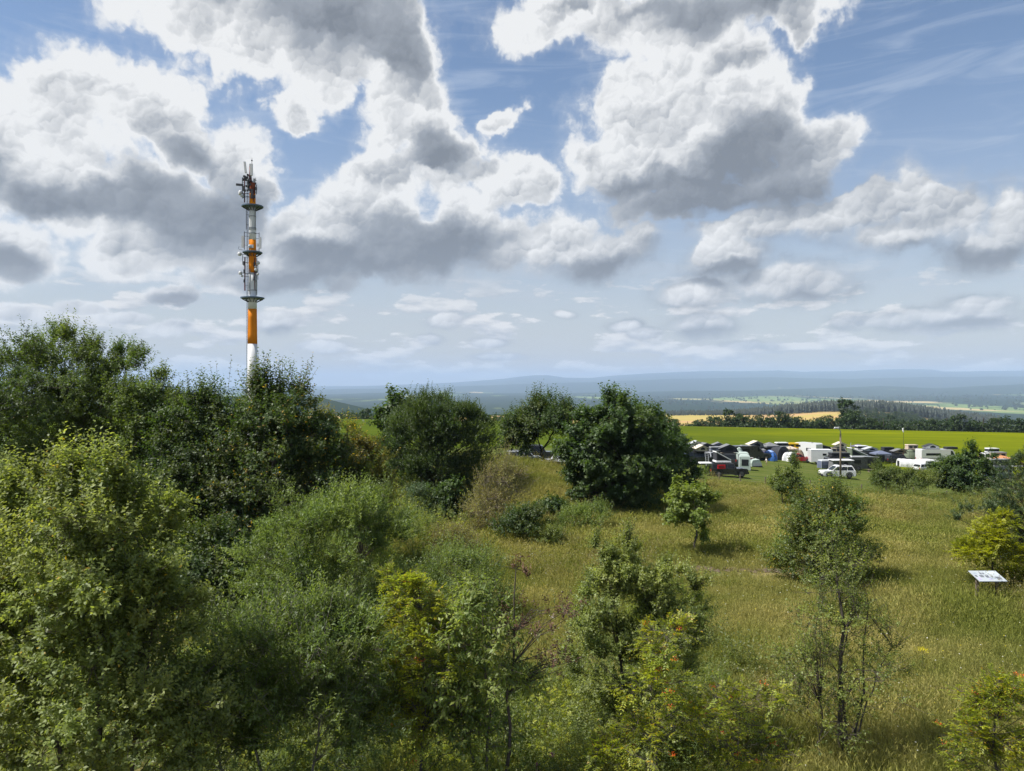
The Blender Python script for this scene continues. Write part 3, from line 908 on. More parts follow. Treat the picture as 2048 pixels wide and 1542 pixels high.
tree('withered_tree', 'bare withered young tree with curled brown leaves in front of the meadow', 'tree', 17, (1008, 1660),
     [(1032, 1150, 26, 26), (1060, 1170, 20, 30), (1110, 1235, 55, 40), (1060, 1290, 60, 40), (1120, 1330, 45, 30), (1030, 1240, 26, 40)],
     'brown', 620, 28, ncl=34, sig=.20, per=7, scale=.8, trunk_r=.06, low=-.5, twigs=.6, bark=(.075, .062, .054), mat=M_DRYLEAF, cl_lit=.1, bough_r=.5,
     stems=[((0, 0, -.2), (.28, 0, 6.0), .06)])
tree('mixed_bush', 'tall green bush standing before the meadow, taller shoots on its left', 'bush', 20, (1265, 1520),
     [(1250, 1220, 95, 80), (1225, 1160, 56, 45), (1345, 1190, 62, 62), (1210, 1330, 80, 80), (1320, 1290, 85, 75), (1252, 1108, 26, 44), (1200, 1110, 22, 30), (1250, 1430, 110, 70), (1400, 1205, 20, 50)],
     'goat', 36000, 29, ncl=170, sig=.115, per=12, trunk_r=.06, spikes=90, low=-.6, twigs=.5, bark=(.06, .055, .05), scale=.82,
     stems=[((0, 0, -.2), (-.3, 0, 5), .06), ((.2, 0, -.2), (.7, .2, 4.4), .05), ((-.2, 0, -.2), (-.6, 0, 4), .05)])
tree('rowan_tree', 'yellow-green rowan growing through the right flank of the tall bush', 'tree', 17.0, (1330, 1655),
     [(1330, 1280, 60, 50), (1310, 1370, 65, 60), (1290, 1470, 80, 50), (1380, 1440, 60, 50), (1200, 1500, 60, 40)],
     'rowan', 8500, 30, ncl=70, sig=.2, per=11, trunk_r=.04, berries=18, yellow=.05, twigs=.7, group='rowans in the undergrowth')
tree('rowan_tree', 'low rowan with scattered orange berries right of the tall bush', 'tree', 18, (1470, 1607),
     [(1470, 1420, 60, 50), (1510, 1500, 60, 50), (1430, 1500, 60, 50), (1540, 1400, 30, 30)],
     'rowan', 4200, 31, ncl=50, sig=.24, per=11, trunk_r=.035, berries=16, yellow=.03, twigs=.8, group='rowans in the undergrowth')
tree('birch_tree', 'airy multi-stemmed young tree with sparse leaves on the right of the meadow', 'tree', 20, (1690, 1524),
     [(1680, 1150, 60, 50), (1660, 1230, 80, 60), (1720, 1260, 80, 60), (1600, 1330, 70, 50), (1690, 1350, 110, 70), (1760, 1330, 50, 60), (1640, 1430, 100, 60), (1660, 1080, 30, 45)],
     'birch', 10500, 32, ncl=170, sig=.17, per=9, trunk_r=.08, low=-.4, twigs=.5, bark=(.075, .065, .055), scale=1.0, bough_r=.4,
     stems=[((-.05, 0, -.2), (-.25, 0, 5.6), .085), ((.1, .1, -.2), (.35, .2, 4.4), .05), ((.25, .2, -.2), (.75, .2, 4.3), .045), ((-.7, .2, -.2), (-.6, .2, 1.6), .045), ((.2, 0, .4), (1.3, 0, 3.2), .03)])
tree('rowan_tree', 'bright yellow-green rowan with orange berries in the lower right corner', 'tree', 17, (2000, 1657),
     [(1990, 1400, 55, 55), (2040, 1440, 80, 70), (1960, 1480, 60, 50), (2030, 1530, 90, 60)],
     'rowan', 11000, 33, ncl=80, sig=.2, per=11, trunk_r=.045, berries=22, yellow=.06, twigs=.7, group='rowans in the undergrowth')

# ------------------------------------------------------------------ trees and bushes in the meadow
tree('hawthorn_bush', 'dense olive-green thorn bush standing alone in the right meadow', 'bush', 38, (1650, 1165),
     [(1650, 1080, 82, 75), (1655, 1015, 52, 45), (1598, 1100, 48, 52), (1705, 1065, 44, 58), (1645, 1130, 84, 42)],
     'thorn', 24000, 34, ncl=90, sig=.18, per=10, spikes=130, trunk_r=.10, low=-.7, scale=1.25, twigs=.3, yellow=.02, spikelen=1.8)
tree('maple_sapling', 'small bright green maple with a round crown on a short trunk', 'tree', 43.5, (1391, 1116),
     [(1378, 1020, 42, 44), (1365, 990, 26, 20), (1395, 1000, 24, 24), (1385, 1060, 30, 26), (1355, 1040, 22, 24)],
     'maple', 3600, 35, ncl=34, sig=.17, lump=.4, per=9, trunk_r=.075, low=-.5, twigs=.4, spikes=14)
tree('young_beech', 'narrow dark sapling, the taller of a pair in the mid meadow', 'tree', 60, (1583, 1020),
     [(1583, 972, 20, 20), (1585, 940, 10, 18), (1580, 988, 24, 10)], 'thorn', 4200, 36, ncl=44, sig=.2, per=10, trunk_r=.07, scale=1.5, spikes=40, cl_lit=.1, group='sapling pair in the mid meadow')
tree('young_beech', 'shorter leaning sapling, left one of the pair in the mid meadow', 'tree', 61, (1568, 1008),
     [(1557, 972, 13, 14), (1553, 952, 6, 10)], 'thorn', 1400, 37, ncl=22, sig=.2, per=10, trunk_r=.05, scale=1.5, spikes=16, group='sapling pair in the mid meadow')
tree('young_tree', 'tiny dark sapling near the fence below the black off-roader', 'tree', 72, (1402, 975),
     [(1402, 950, 9, 12)], 'thorn', 700, 38, ncl=14, sig=.25, per=10, trunk_r=.04, scale=1.5)
tree('thorn_bush', 'wide green bush by the fence in front of the dark van', 'bush', 73, (1775, 975),
     [(1775, 950, 28, 22), (1800, 957, 36, 17), (1762, 945, 16, 18), (1828, 960, 24, 14), (1790, 967, 46, 8)], 'thorn', 15000, 39, ncl=120, sig=.13, per=10, trunk_r=.07, scale=1.3, low=-.95, spikes=30, group='bushes along the fence')
tree('thorn_bush', 'low yellowish bush in the middle of the fence bushes', 'bush', 72, (1856, 978),
     [(1856, 962, 18, 14)], 'herb', 1800, 40, ncl=20, sig=.25, per=10, trunk_r=.03, scale=1.5, low=-.8, group='bushes along the fence')
tree('thorn_bush', 'tall dark rounded bush, highest of the fence bushes', 'bush', 74, (1935, 975),
     [(1943, 920, 36, 24), (1925, 948, 50, 26), (1950, 952, 34, 22), (1896, 950, 26, 20), (1922, 964, 48, 10)], 'sycamore', 16000, 41, ncl=150, sig=.12, per=11, trunk_r=.1, low=-.95, scale=.85, spikes=40, group='bushes along the fence')
tree('thorn_bush', 'grey-green bush by the picture edge hiding the blue van front', 'bush', 66, (2035, 985),
     [(2052, 962, 12, 20), (2072, 950, 18, 30)], 'thorn', 4000, 42, ncl=40, sig=.2, per=10, trunk_r=.07, scale=1.5, low=-.8, group='bushes along the fence')
tree('pine_tree', 'dark pine cut by the right picture edge, one bough reaching out to the left', 'tree', 41, (2060, 1138),
     [(2075, 990, 75, 60), (2050, 1060, 60, 60), (2060, 930, 40, 30), (1970, 1025, 55, 22), (2070, 1110, 60, 40), (1925, 1042, 22, 10)],
     'pine', 30000, 43, ncl=80, sig=.18, per=26, trunk_r=.16, low=-.6, twigs=.3, bark=(.10, .07, .05))
tree('locust_bush', 'bright yellow-green feathery bush behind the information board', 'bush', 36.5, (1985, 1180),
     [(1975, 1080, 40, 40), (2000, 1050, 26, 30), (1950, 1110, 40, 24), (2005, 1110, 40, 26)],
     'locust', 13000, 44, ncl=60, sig=.2, per=11, trunk_r=.06, scale=1.35, low=-.7, twigs=.3)
tree('locust_bush', 'yellow tipped seedling below the bright feathery bush', 'bush', 37, (1968, 1165),
     [(1968, 1140, 30, 16), (2030, 1150, 30, 16)], 'locust', 2400, 45, ncl=24, sig=.26, per=11, trunk_r=.03, scale=1.2, low=-.7)

# ------------------------------------------------------------------ scrub on and round the bank
tree('dry_bush', 'tall thin dry bush with grey stems left of the grassy bank', 'bush', 50, (985, 1085),
     [(1000, 985, 50, 50), (985, 1030, 55, 40), (1020, 950, 30, 28), (960, 1060, 40, 24)], 'dry', 9000, 46, ncl=70, sig=.22, per=9, trunk_r=.05, scale=1.7, twigs=1.0, bark=(.15, .125, .105), spikes=60,
     stems=[((0, 0, -.2), (.5, 0, 4.4), .05), ((.2, .1, -.2), (-.4, .2, 3.6), .04), ((.1, 0, -.2), (1.2, 0, 3.2), .04)])
tree('spruce_sapling', 'blue-grey young conifer below the domed willow', 'tree', 53, (840, 1062),
     [(840, 1010, 30, 34), (838, 970, 10, 18), (850, 1040, 40, 20)], 'fir', 9000, 47, ncl=50, sig=.22, per=16, trunk_r=.05, scale=1.4, low=-.8)
tree('elder_bush', 'dark green bush right of the young conifer at the path edge', 'bush', 54, (890, 1060),
     [(885, 1015, 36, 40), (900, 985, 22, 22), (870, 1045, 34, 22)], 'sycamore', 5000, 48, ncl=44, sig=.2, per=11, trunk_r=.06, scale=.8, low=-.8)
tree('juniper_bush', 'dark low shrub with a thin stem under the dry bush', 'bush', 47, (1030, 1092),
     [(1030, 1055, 40, 20), (1060, 1040, 34, 22)], 'hornbeam', 5200, 49, ncl=40, sig=.22, per=11, trunk_r=.04, low=-.6, scale=.9)
tree('juniper_bush', 'nearly black shrub on the slope of the grassy bank', 'bush', 55, (1105, 1040),
     [(1105, 1015, 24, 18), (1085, 1030, 20, 12)], 'sycamore', 2600, 50, ncl=24, sig=.22, per=11, trunk_r=.04, low=-.7, scale=.7)
tree('sage_bush', 'low grey-green shrub at the foot of the grassy bank', 'bush', 51, (1165, 1062),
     [(1160, 1040, 40, 18), (1190, 1030, 26, 16), (1120, 1050, 24, 12)], 'willow', 5200, 51, ncl=36, sig=.24, per=11, trunk_r=.03, low=-.7, scale=1.7)
tree('dry_bush', 'straw-coloured low bush at the edge of the gravel path', 'bush', 44, (905, 1118),
     [(905, 1090, 40, 24), (880, 1100, 30, 20)], 'dry', 6000, 52, ncl=36, sig=.25, per=10, trunk_r=.03, scale=1.5, low=-.7, twigs=.7, bark=(.14, .12, .10))
tree('grey_shrub', 'loose grey-green thicket between the willow bush and the meadow', 'bush', 32, (920, 1240),
     [(900, 1160, 70, 50), (960, 1150, 50, 40), (860, 1190, 60, 40), (960, 1200, 60, 40)], 'willow', 16000, 53, ncl=80, sig=.22, per=11, trunk_r=.03, low=-.7, scale=1.25, spikes=60, twigs=.3)
tree('yellow_bush', 'small yellow-green bush in the grass left of the bank shrubs', 'bush', 46, (1110, 1098),
     [(1105, 1075, 26, 14)], 'herb', 2000, 54, ncl=20, sig=.26, per=10, trunk_r=.02, scale=1.1, low=-.7)

# ------------------------------------------------------------------ meadow grass, herbs, far woods (uncountable)
def mat_grass():
    m = bpy.data.materials.new('meadow_grass')
    m.use_nodes = True
    t = m.node_tree
    g = NT(t)
    t.nodes.remove(t.nodes['Principled BSDF'])
    P = g.new('ShaderNodeNewGeometry').outputs['Position']
    tint = g.new('ShaderNodeAttribute', attribute_name='tint').outputs['Color']
    big = g.noise(P, 0.11, 4.0, 0.6)
    mid = g.noise(g.v('MULTIPLY', P, (0.55, 1.0, 1.0)), 0.45, 4.0, 0.65)
    dry = g.step(g.m('ADD', g.m('MULTIPLY', big, 0.6), g.m('MULTIPLY', mid, 0.4)), 0.41, 0.63)
    c = g.mix(dry, (0.208, 0.238, 0.060), (0.400, 0.372, 0.148))
    red = g.step(g.noise(P, 0.23, 3.0, 0.6), 0.60, 0.74)
    c = g.mix(g.m('MULTIPLY', red, 0.30), c, (0.36, 0.245, 0.140))
    grn = g.step(g.noise(g.v('ADD', P, (40.0, 9.0, 0)), 0.16, 3.0, 0.6), 0.56, 0.72)
    c = g.mix(g.m('MULTIPLY', grn, 0.55), c, (0.165, 0.205, 0.045))
    c = g.v('MULTIPLY', c, tint)
    di = g.new('ShaderNodeBsdfDiffuse'); g.put(di.inputs['Color'], c)
    tr = g.new('ShaderNodeBsdfTranslucent'); g.put(tr.inputs['Color'], g.v('MULTIPLY', c, (1.25, 1.25, 0.6)))
    a = g.new('ShaderNodeMixShader'); a.inputs[0].default_value = 0.4
    t.links.new(di.outputs[0], a.inputs[1]); t.links.new(tr.outputs[0], a.inputs[2])
    t.links.new(a.outputs[0], t.nodes['Material Output'].inputs['Surface'])
    return m


M_GRASS = mat_grass()


def tuft(seed, nb, rad, h, w, heads=0.3):
    r = np.random.default_rng(seed)
    a = r.random(nb) * 6.283; q = rad * np.sqrt(r.random(nb))
    p = np.stack([np.cos(a) * q, np.sin(a) * q, np.full(nb, -0.03)], -1)
    lean = np.stack([r.normal(0.10, .30, nb), r.normal(0.0, .25, nb), np.ones(nb)], -1)
    L = h * r.uniform(0.45, 1.15, nb)
    d = unit(lean)
    sd = unit(np.stack([np.cos(a * 7), np.sin(a * 7), np.zeros(nb)], -1))
    mid = p + d * (L * .55)[:, None]
    d2 = d + np.stack([r.normal(0.1, .35, nb), r.normal(0, .3, nb), np.full(nb, -0.25)], -1)
    tip = mid + unit(d2) * (L * .45)[:, None]
    W = w * r.uniform(.6, 1.3, nb)[:, None]
    V = np.stack([p - sd * W * .5, p + sd * W * .5, mid + sd * W * .45, mid - sd * W * .45, tip + sd * W * .12, tip - sd * W * .12], 1).reshape(-1, 3)
    i = np.arange(nb)[:, None] * 6
    Q = np.concatenate([i + [0, 1, 2, 3], i + [3, 2, 4, 5]], 0)
    c = r.uniform(.80, 1.14, (nb, 1)) * np.ones((nb, 3))
    c = np.repeat(c, 6, 0).reshape(nb, 6, 3)
    c[:, :2] *= 1.0
    c = c.reshape(-1, 3)
    nh = int(nb * heads)                     # pale seed heads on the longest stalks
    k = np.argsort(-L)[:nh]
    P = tip[k]
    V2, Q2 = leaf_quads(P - np.array([0, 0, .02]), unit(d2)[k] + r.normal(0, .15, (nh, 3)), r.normal(size=(nh, 3)), np.full(nh, h * .22), np.full(nh, w * 1.5))
    c2 = np.repeat(np.array([[1.12, 1.06, 1.0]]) * r.uniform(.75, 1.15, (nh, 1)), 4, 0)
    V = np.concatenate([V, V2]); Q = np.concatenate([Q, Q2 + nb * 6]); c = np.concatenate([c, c2])
    return np_mesh('tuft', V, Q, M_GRASS, c)


def scatter(name, pts, rot, scl, idx, meshes, kind='stuff'):
    src = bpy.data.collections.new(name + '_sources')
    for i, me in enumerate(meshes):
        src.objects.link(bpy.data.objects.new('%s_source_%02d' % (name, i), me))
    me = bpy.data.meshes.new(name)
    me.vertices.add(len(pts))
    me.vertices.foreach_set('co', np.asarray(pts, np.float32).ravel())
    for an, ty, arr in (('rz', 'FLOAT', rot), ('sc', 'FLOAT', scl), ('ix', 'INT', idx)):
        at = me.attributes.new(an, ty, 'POINT')
        at.data.foreach_set('value', np.asarray(arr, np.int32 if ty == 'INT' else np.float32))
    o = bpy.data.objects.new(name, me)
    ng = bpy.data.node_groups.new(name, 'GeometryNodeTree')
    ng.interface.new_socket('Geometry', in_out='INPUT', socket_type='NodeSocketGeometry')
    ng.interface.new_socket('Geometry', in_out='OUTPUT', socket_type='NodeSocketGeometry')
    N = ng.nodes.new
    gi, go = N('NodeGroupInput'), N('NodeGroupOutput')
    ip = N('GeometryNodeInstanceOnPoints')
    ci = N('GeometryNodeCollectionInfo')
    ci.inputs['Collection'].default_value = src
    ci.inputs['Separate Children'].default_value = True
    ci.inputs['Reset Children'].default_value = True
    def attr(n, t):
        q = N('GeometryNodeInputNamedAttribute'); q.data_type = t; q.inputs['Name'].default_value = n
        return q.outputs['Attribute']
    cx = N('ShaderNodeCombineXYZ')
    l = ng.links.new
    l(attr('rz', 'FLOAT'), cx.inputs[2])
    er = N('FunctionNodeEulerToRotation')
    l(cx.outputs[0], er.inputs[0])
    l(gi.outputs[0], ip.inputs['Points']); l(ci.outputs[0], ip.inputs['Instance'])
    ip.inputs['Pick Instance'].default_value = True
    l(attr('ix', 'INT'), ip.inputs['Instance Index'])
    l(er.outputs[0], ip.inputs['Rotation'])
    l(attr('sc', 'FLOAT'), ip.inputs['Scale'])
    l(ip.outputs[0], go.inputs[0])
    md = o.modifiers.new('scatter', 'NODES')
    md.node_group = ng
    link(o, kind=kind)
    return o


def wedge(rng, n, y0, y1, px0=-60, px1=2110):
    y = np.sqrt(y0 * y0 + (y1 * y1 - y0 * y0) * rng.random(n))
    x = (rng.uniform(px0, px1, n) - 1024) / F * y
    return x, y


def path_d(x, y):       # distance from the worn earth line across the meadow
    return np.abs(y - (41.3 + 0.4 * np.sin(x * .35) - 0.05 * (x - 10)))


def build_grass():
    r = np.random.default_rng(5)
    near = [tuft(100 + i, 46, .34, .42 + .06 * (i % 4), .016, .16 + .12 * (i % 3)) for i in range(8)]
    far = [tuft(200 + i, 60, .80, .50 + .05 * (i % 3), .030, .3) for i in range(5)]
    x1, y1 = wedge(r, 28000, 14.0, 44, 350, 2600)
    x2, y2 = wedge(r, 25500, 43, LAWN0 + 1.0, 520, 2450)
    keep = ~((np.abs(y1 - (41.3 + 0.4 * np.sin(x1 * .35) - 0.05 * (x1 - 10)) + .35) < .85) & (x1 > 9.5) & (x1 < 18.5) & (r.random(len(x1)) < .72))
    x1, y1 = x1[keep], y1[keep]
    x = np.concatenate([x1, x2]); y = np.concatenate([y1, y2])
    d = VNA.fbm(x / 5.0, y / 3.2, 3)
    sc = (1.0 + 0.55 * d) * r.uniform(.7, 1.25, len(x))
    sc[len(x1):] *= np.clip((LAWN0 + 1.5 - y[len(x1):]) / 6, .45, 1)
    yc = 41.3 + 0.4 * np.sin(x * .35) - 0.05 * (x - 10)
    sc = np.where((x > 9) & (x < 19) & (y < yc - .4) & (y > yc - 3.6), sc * .5, sc)
    # the tall straw patch before the information board
    sc *= 1 + .7 * np.exp(-((x - 19.5) / 2.6) ** 2 - ((y - 32) / 2.0) ** 2)
    ix = np.concatenate([r.integers(0, 8, len(x1)), r.integers(8, 13, len(x2))])
    scatter('meadow_grass', np.stack([x, y, ground(x, y)], -1), r.random(len(x)) * 6.28, sc, ix, near + far)


build_grass()


def build_herbs():
    r = np.random.default_rng(9)
    ms = []
    for i in range(5):
        lob = [((0, 0, .55 + .1 * i), (.38, .38, .5))]
        V, Q, col, C, _ = crown_arrays(np.random.default_rng(300 + i), lob, ('herb', 'herb', 'willow', 'rowan', 'herb')[i], 520, per=12, ncl=14, sig=.45, low=-.9, zmin=.03, lump=.3, scale=.62)
        ms.append(np_mesh('herb', V, Q, M_LEAF, col))
    x, y = wedge(r, 900, 11, 25, -80, 1560)
    px = x / y * F + 1024
    k = r.random(len(x)) < np.where(px < 900, 1.0, np.clip(1.25 - np.abs(px - 900) / 650, .05, 1))
    x, y = x[k], y[k]
    scatter('undergrowth', np.stack([x, y, ground(x, y)], -1), r.random(len(x)) * 6.28, r.uniform(.55, 1.3, len(x)), r.integers(0, 5, len(x)), ms)
    # ground cover under the trees on the left
    x, y = wedge(r, 900, 25, 64, -60, 1000)
    k = r.random(len(x)) < np.clip((960 - (x / y * F + 1024)) / 160, 0, 1)
    x, y = x[k], y[k]
    scatter('ground_cover', np.stack([x, y, ground(x, y)], -1), r.random(len(x)) * 6.28, r.uniform(.8, 2.0, len(x)), r.integers(0, 5, len(x)), ms)


build_herbs()


def build_weeds():
    r = np.random.default_rng(19)
    ms = []
    for i, (sp, n, h) in enumerate((('herb', 150, .32), ('dry', 170, .42), ('herb', 110, .45), ('dry', 120, .55))):
        V, Q, col, C, _ = crown_arrays(np.random.default_rng(500 + i), [((0, 0, h), (.30, .30, h * .8))], sp, n, per=10, ncl=9, sig=.4, low=-.9, zmin=.03, scale=.8)
        ms.append(np_mesh('weed', V, Q, M_LEAF, col * (1, .95, .9)))
    x, y = wedge(r, 5200, 18, LAWN0 - 1, 900)
    k = VNA.fbm(x / 6.0 + 40, y / 4.0, 3) + .25 * r.random(len(x)) > .30
    x, y = x[k], y[k]
    ix = np.where(VNA.fbm(x / 9.0, y / 9.0 + 70, 2) > 0, r.integers(0, 2, len(x)) * 2, r.integers(0, 2, len(x)) * 2 + 1)
    scatter('meadow_weeds', np.stack([x, y, ground(x, y)], -1), r.random(len(x)) * 6.28, r.uniform(.6, 1.5, len(x)), ix, ms)
    # small white and yellow flower heads
    x, y = wedge(r, 900, 19, 46, 1050)
    P = np.stack([x, y, ground(x, y) + r.uniform(.35, .62, len(x))], -1)
    V, Q = leaf_quads(P, unit(r.normal(size=P.shape) * (1, 1, .2)), np.tile([0, -.3, 1.0], (len(P), 1)), np.full(len(P), .055), np.full(len(P), .055))
    c = np.where(r.random((len(P), 1)) < .6, np.array([[.62, .62, .55]]), np.array([[.55, .46, .03]]))
    link(bpy.data.objects.new('meadow_flowers', np_mesh('meadow_flowers', V, Q, M_DRYLEAF, np.repeat(c, 4, 0))), kind='stuff')


build_weeds()


def build_spruce_wood():
    """the far spruce plantation on the hill and the mixed wood below it, each one mass"""
    r = np.random.default_rng(21)
    ms = []
    for i in range(4):
        Vs, Qs, Cs = [], [], []
        o = 0
        H = 1.0
        for lv in range(11):
            f = lv / 11
            rad = .17 * (1 - f) ** .8 + .012
            z0, z1 = H * (.10 + .9 * f), H * (.10 + .9 * f + .14)
            n = 9
            a = np.arange(n) * 2 * math.pi / n + r.random() * 6
            rr = rad * r.uniform(.6, 1.25, n)
            ring = np.stack([np.cos(a) * rr, np.sin(a) * rr, np.full(n, z0) + r.normal(0, .012, n)], -1)
            V = np.concatenate([ring, [[0, 0, min(z1, 1.02)]]])
            Q = np.stack([np.arange(n), (np.arange(n) + 1) % n, np.full(n, n)], -1) + o
            o += n + 1
            Vs.append(V); Qs.append(Q)
            c = np.array([.013, .024, .014]) * r.uniform(.75, 1.35)
            Cs.append(np.tile(c, (n + 1, 1)))
        ms.append(np_mesh('spruce', np.concatenate(Vs), np.concatenate(Qs), M_NEEDLE, np.concatenate(Cs)))
    n = 2600
    px = r.uniform(1325, 2000, n); Y = r.uniform(1700, 1980, n)
    px[:700] = r.uniform(1325, 1990, 700); Y[:700] = r.uniform(1690, 1725, 700)
    x = (px - 1024) / F * Y
    pts = [(a, b, hz(a, b) - .5) for a, b in zip(x, Y)]
    scatter('spruce_forest', pts, r.random(n) * 6.28, np.interp(px, [1330, 1450, 1500, 1560, 1620, 1700], [8, 11, 15, 21, 25, 27]) * r.uniform(.78, 1.05, n), r.integers(0, 4, n), ms)
    # mixed deciduous wood between the hedgerow and the spruces, to the right
    n = 700
    px = r.uniform(1690, 2300, n); Y = r.uniform(620, 1650, n)
    x = (px - 1024) / F * Y
    pts = [(a, b, hz(a, b) - 1.0) for a, b in zip(x, Y)]
    scatter('mixed_forest', pts, r.random(n) * 6.28, r.uniform(.85, 1.35, n), r.integers(0, len(FARTREES), n), [t for t in FARTREES])
    # scattered trees and coppices in the valley
    n = 900
    px = r.uniform(1150, 2150, n); Y = np.geomspace(4300, 9500, n)
    grp = r.integers(0, 120, n)
    gx = r.uniform(1150, 2150, 120); gy = r.uniform(4300, 9500, 120)
    px = np.where(r.random(n) < .7, gx[grp] + r.normal(0, 7, n), px); Y = np.where(r.random(n) < .7, gy[grp] + r.normal(0, 40, n), Y)
    x = (px - 1024) / F * Y
    pts = [(a, b, hz(a, b) - 1.0) for a, b in zip(x, Y)]
    scatter('valley_trees', pts, r.random(n) * 6.28, r.uniform(1.0, 2.2, n), r.integers(0, len(FARTREES), n), [t for t in FARTREES])


def far_tree_mesh(seed, lobes, n):
    V, Q, col, C, _ = crown_arrays(np.random.default_rng(seed), lobes, 'far', n, per=6, ncl=44, sig=.20, low=-1.0, zmin=.2, cl_lit=.3)
    return np_mesh('crown', V, Q, M_LEAF, col)


FARTREES = [
    far_tree_mesh(401, [((0, 0, 4.6), (4.2, 4.2, 4.4)), ((1.5, .5, 7.3), (2.4, 2.4, 2.2)), ((0, 0, 2.2), (4.0, 4.0, 2.2))], 3600),
    far_tree_mesh(402, [((0, 0, 4.0), (4.8, 4.4, 3.8)), ((-2.2, 0, 5.6), (2.4, 2.4, 2.2)), ((.5, 0, 2.0), (4.6, 4.4, 2.0))], 3600),
    far_tree_mesh(403, [((0, 0, 5.4), (3.2, 3.2, 5.2)), ((0, 0, 9.3), (1.8, 1.8, 2.4)), ((0, 0, 2.4), (3.0, 3.0, 2.4))], 3200),
    far_tree_mesh(404, [((-1.5, 0, 3.7), (3.2, 3.2, 3.4)), ((2.0, .6, 4.3), (3.0, 3.0, 3.6)), ((0, 0, 1.8), (4.4, 3.6, 1.8))], 3600),
    far_tree_mesh(405, [((0, 0, 2.2), (3.4, 3.2, 2.2))], 1200),
]
_sg = Segs(); _sg.path([(0, 0, -1.0), (0.1, 0, 3.0), (.2, .1, 6.0)], .28, .1)
FARTRUNK = _sg.mesh('trunk', M_BARK, (.07, .06, .05), 5)
build_spruce_wood()


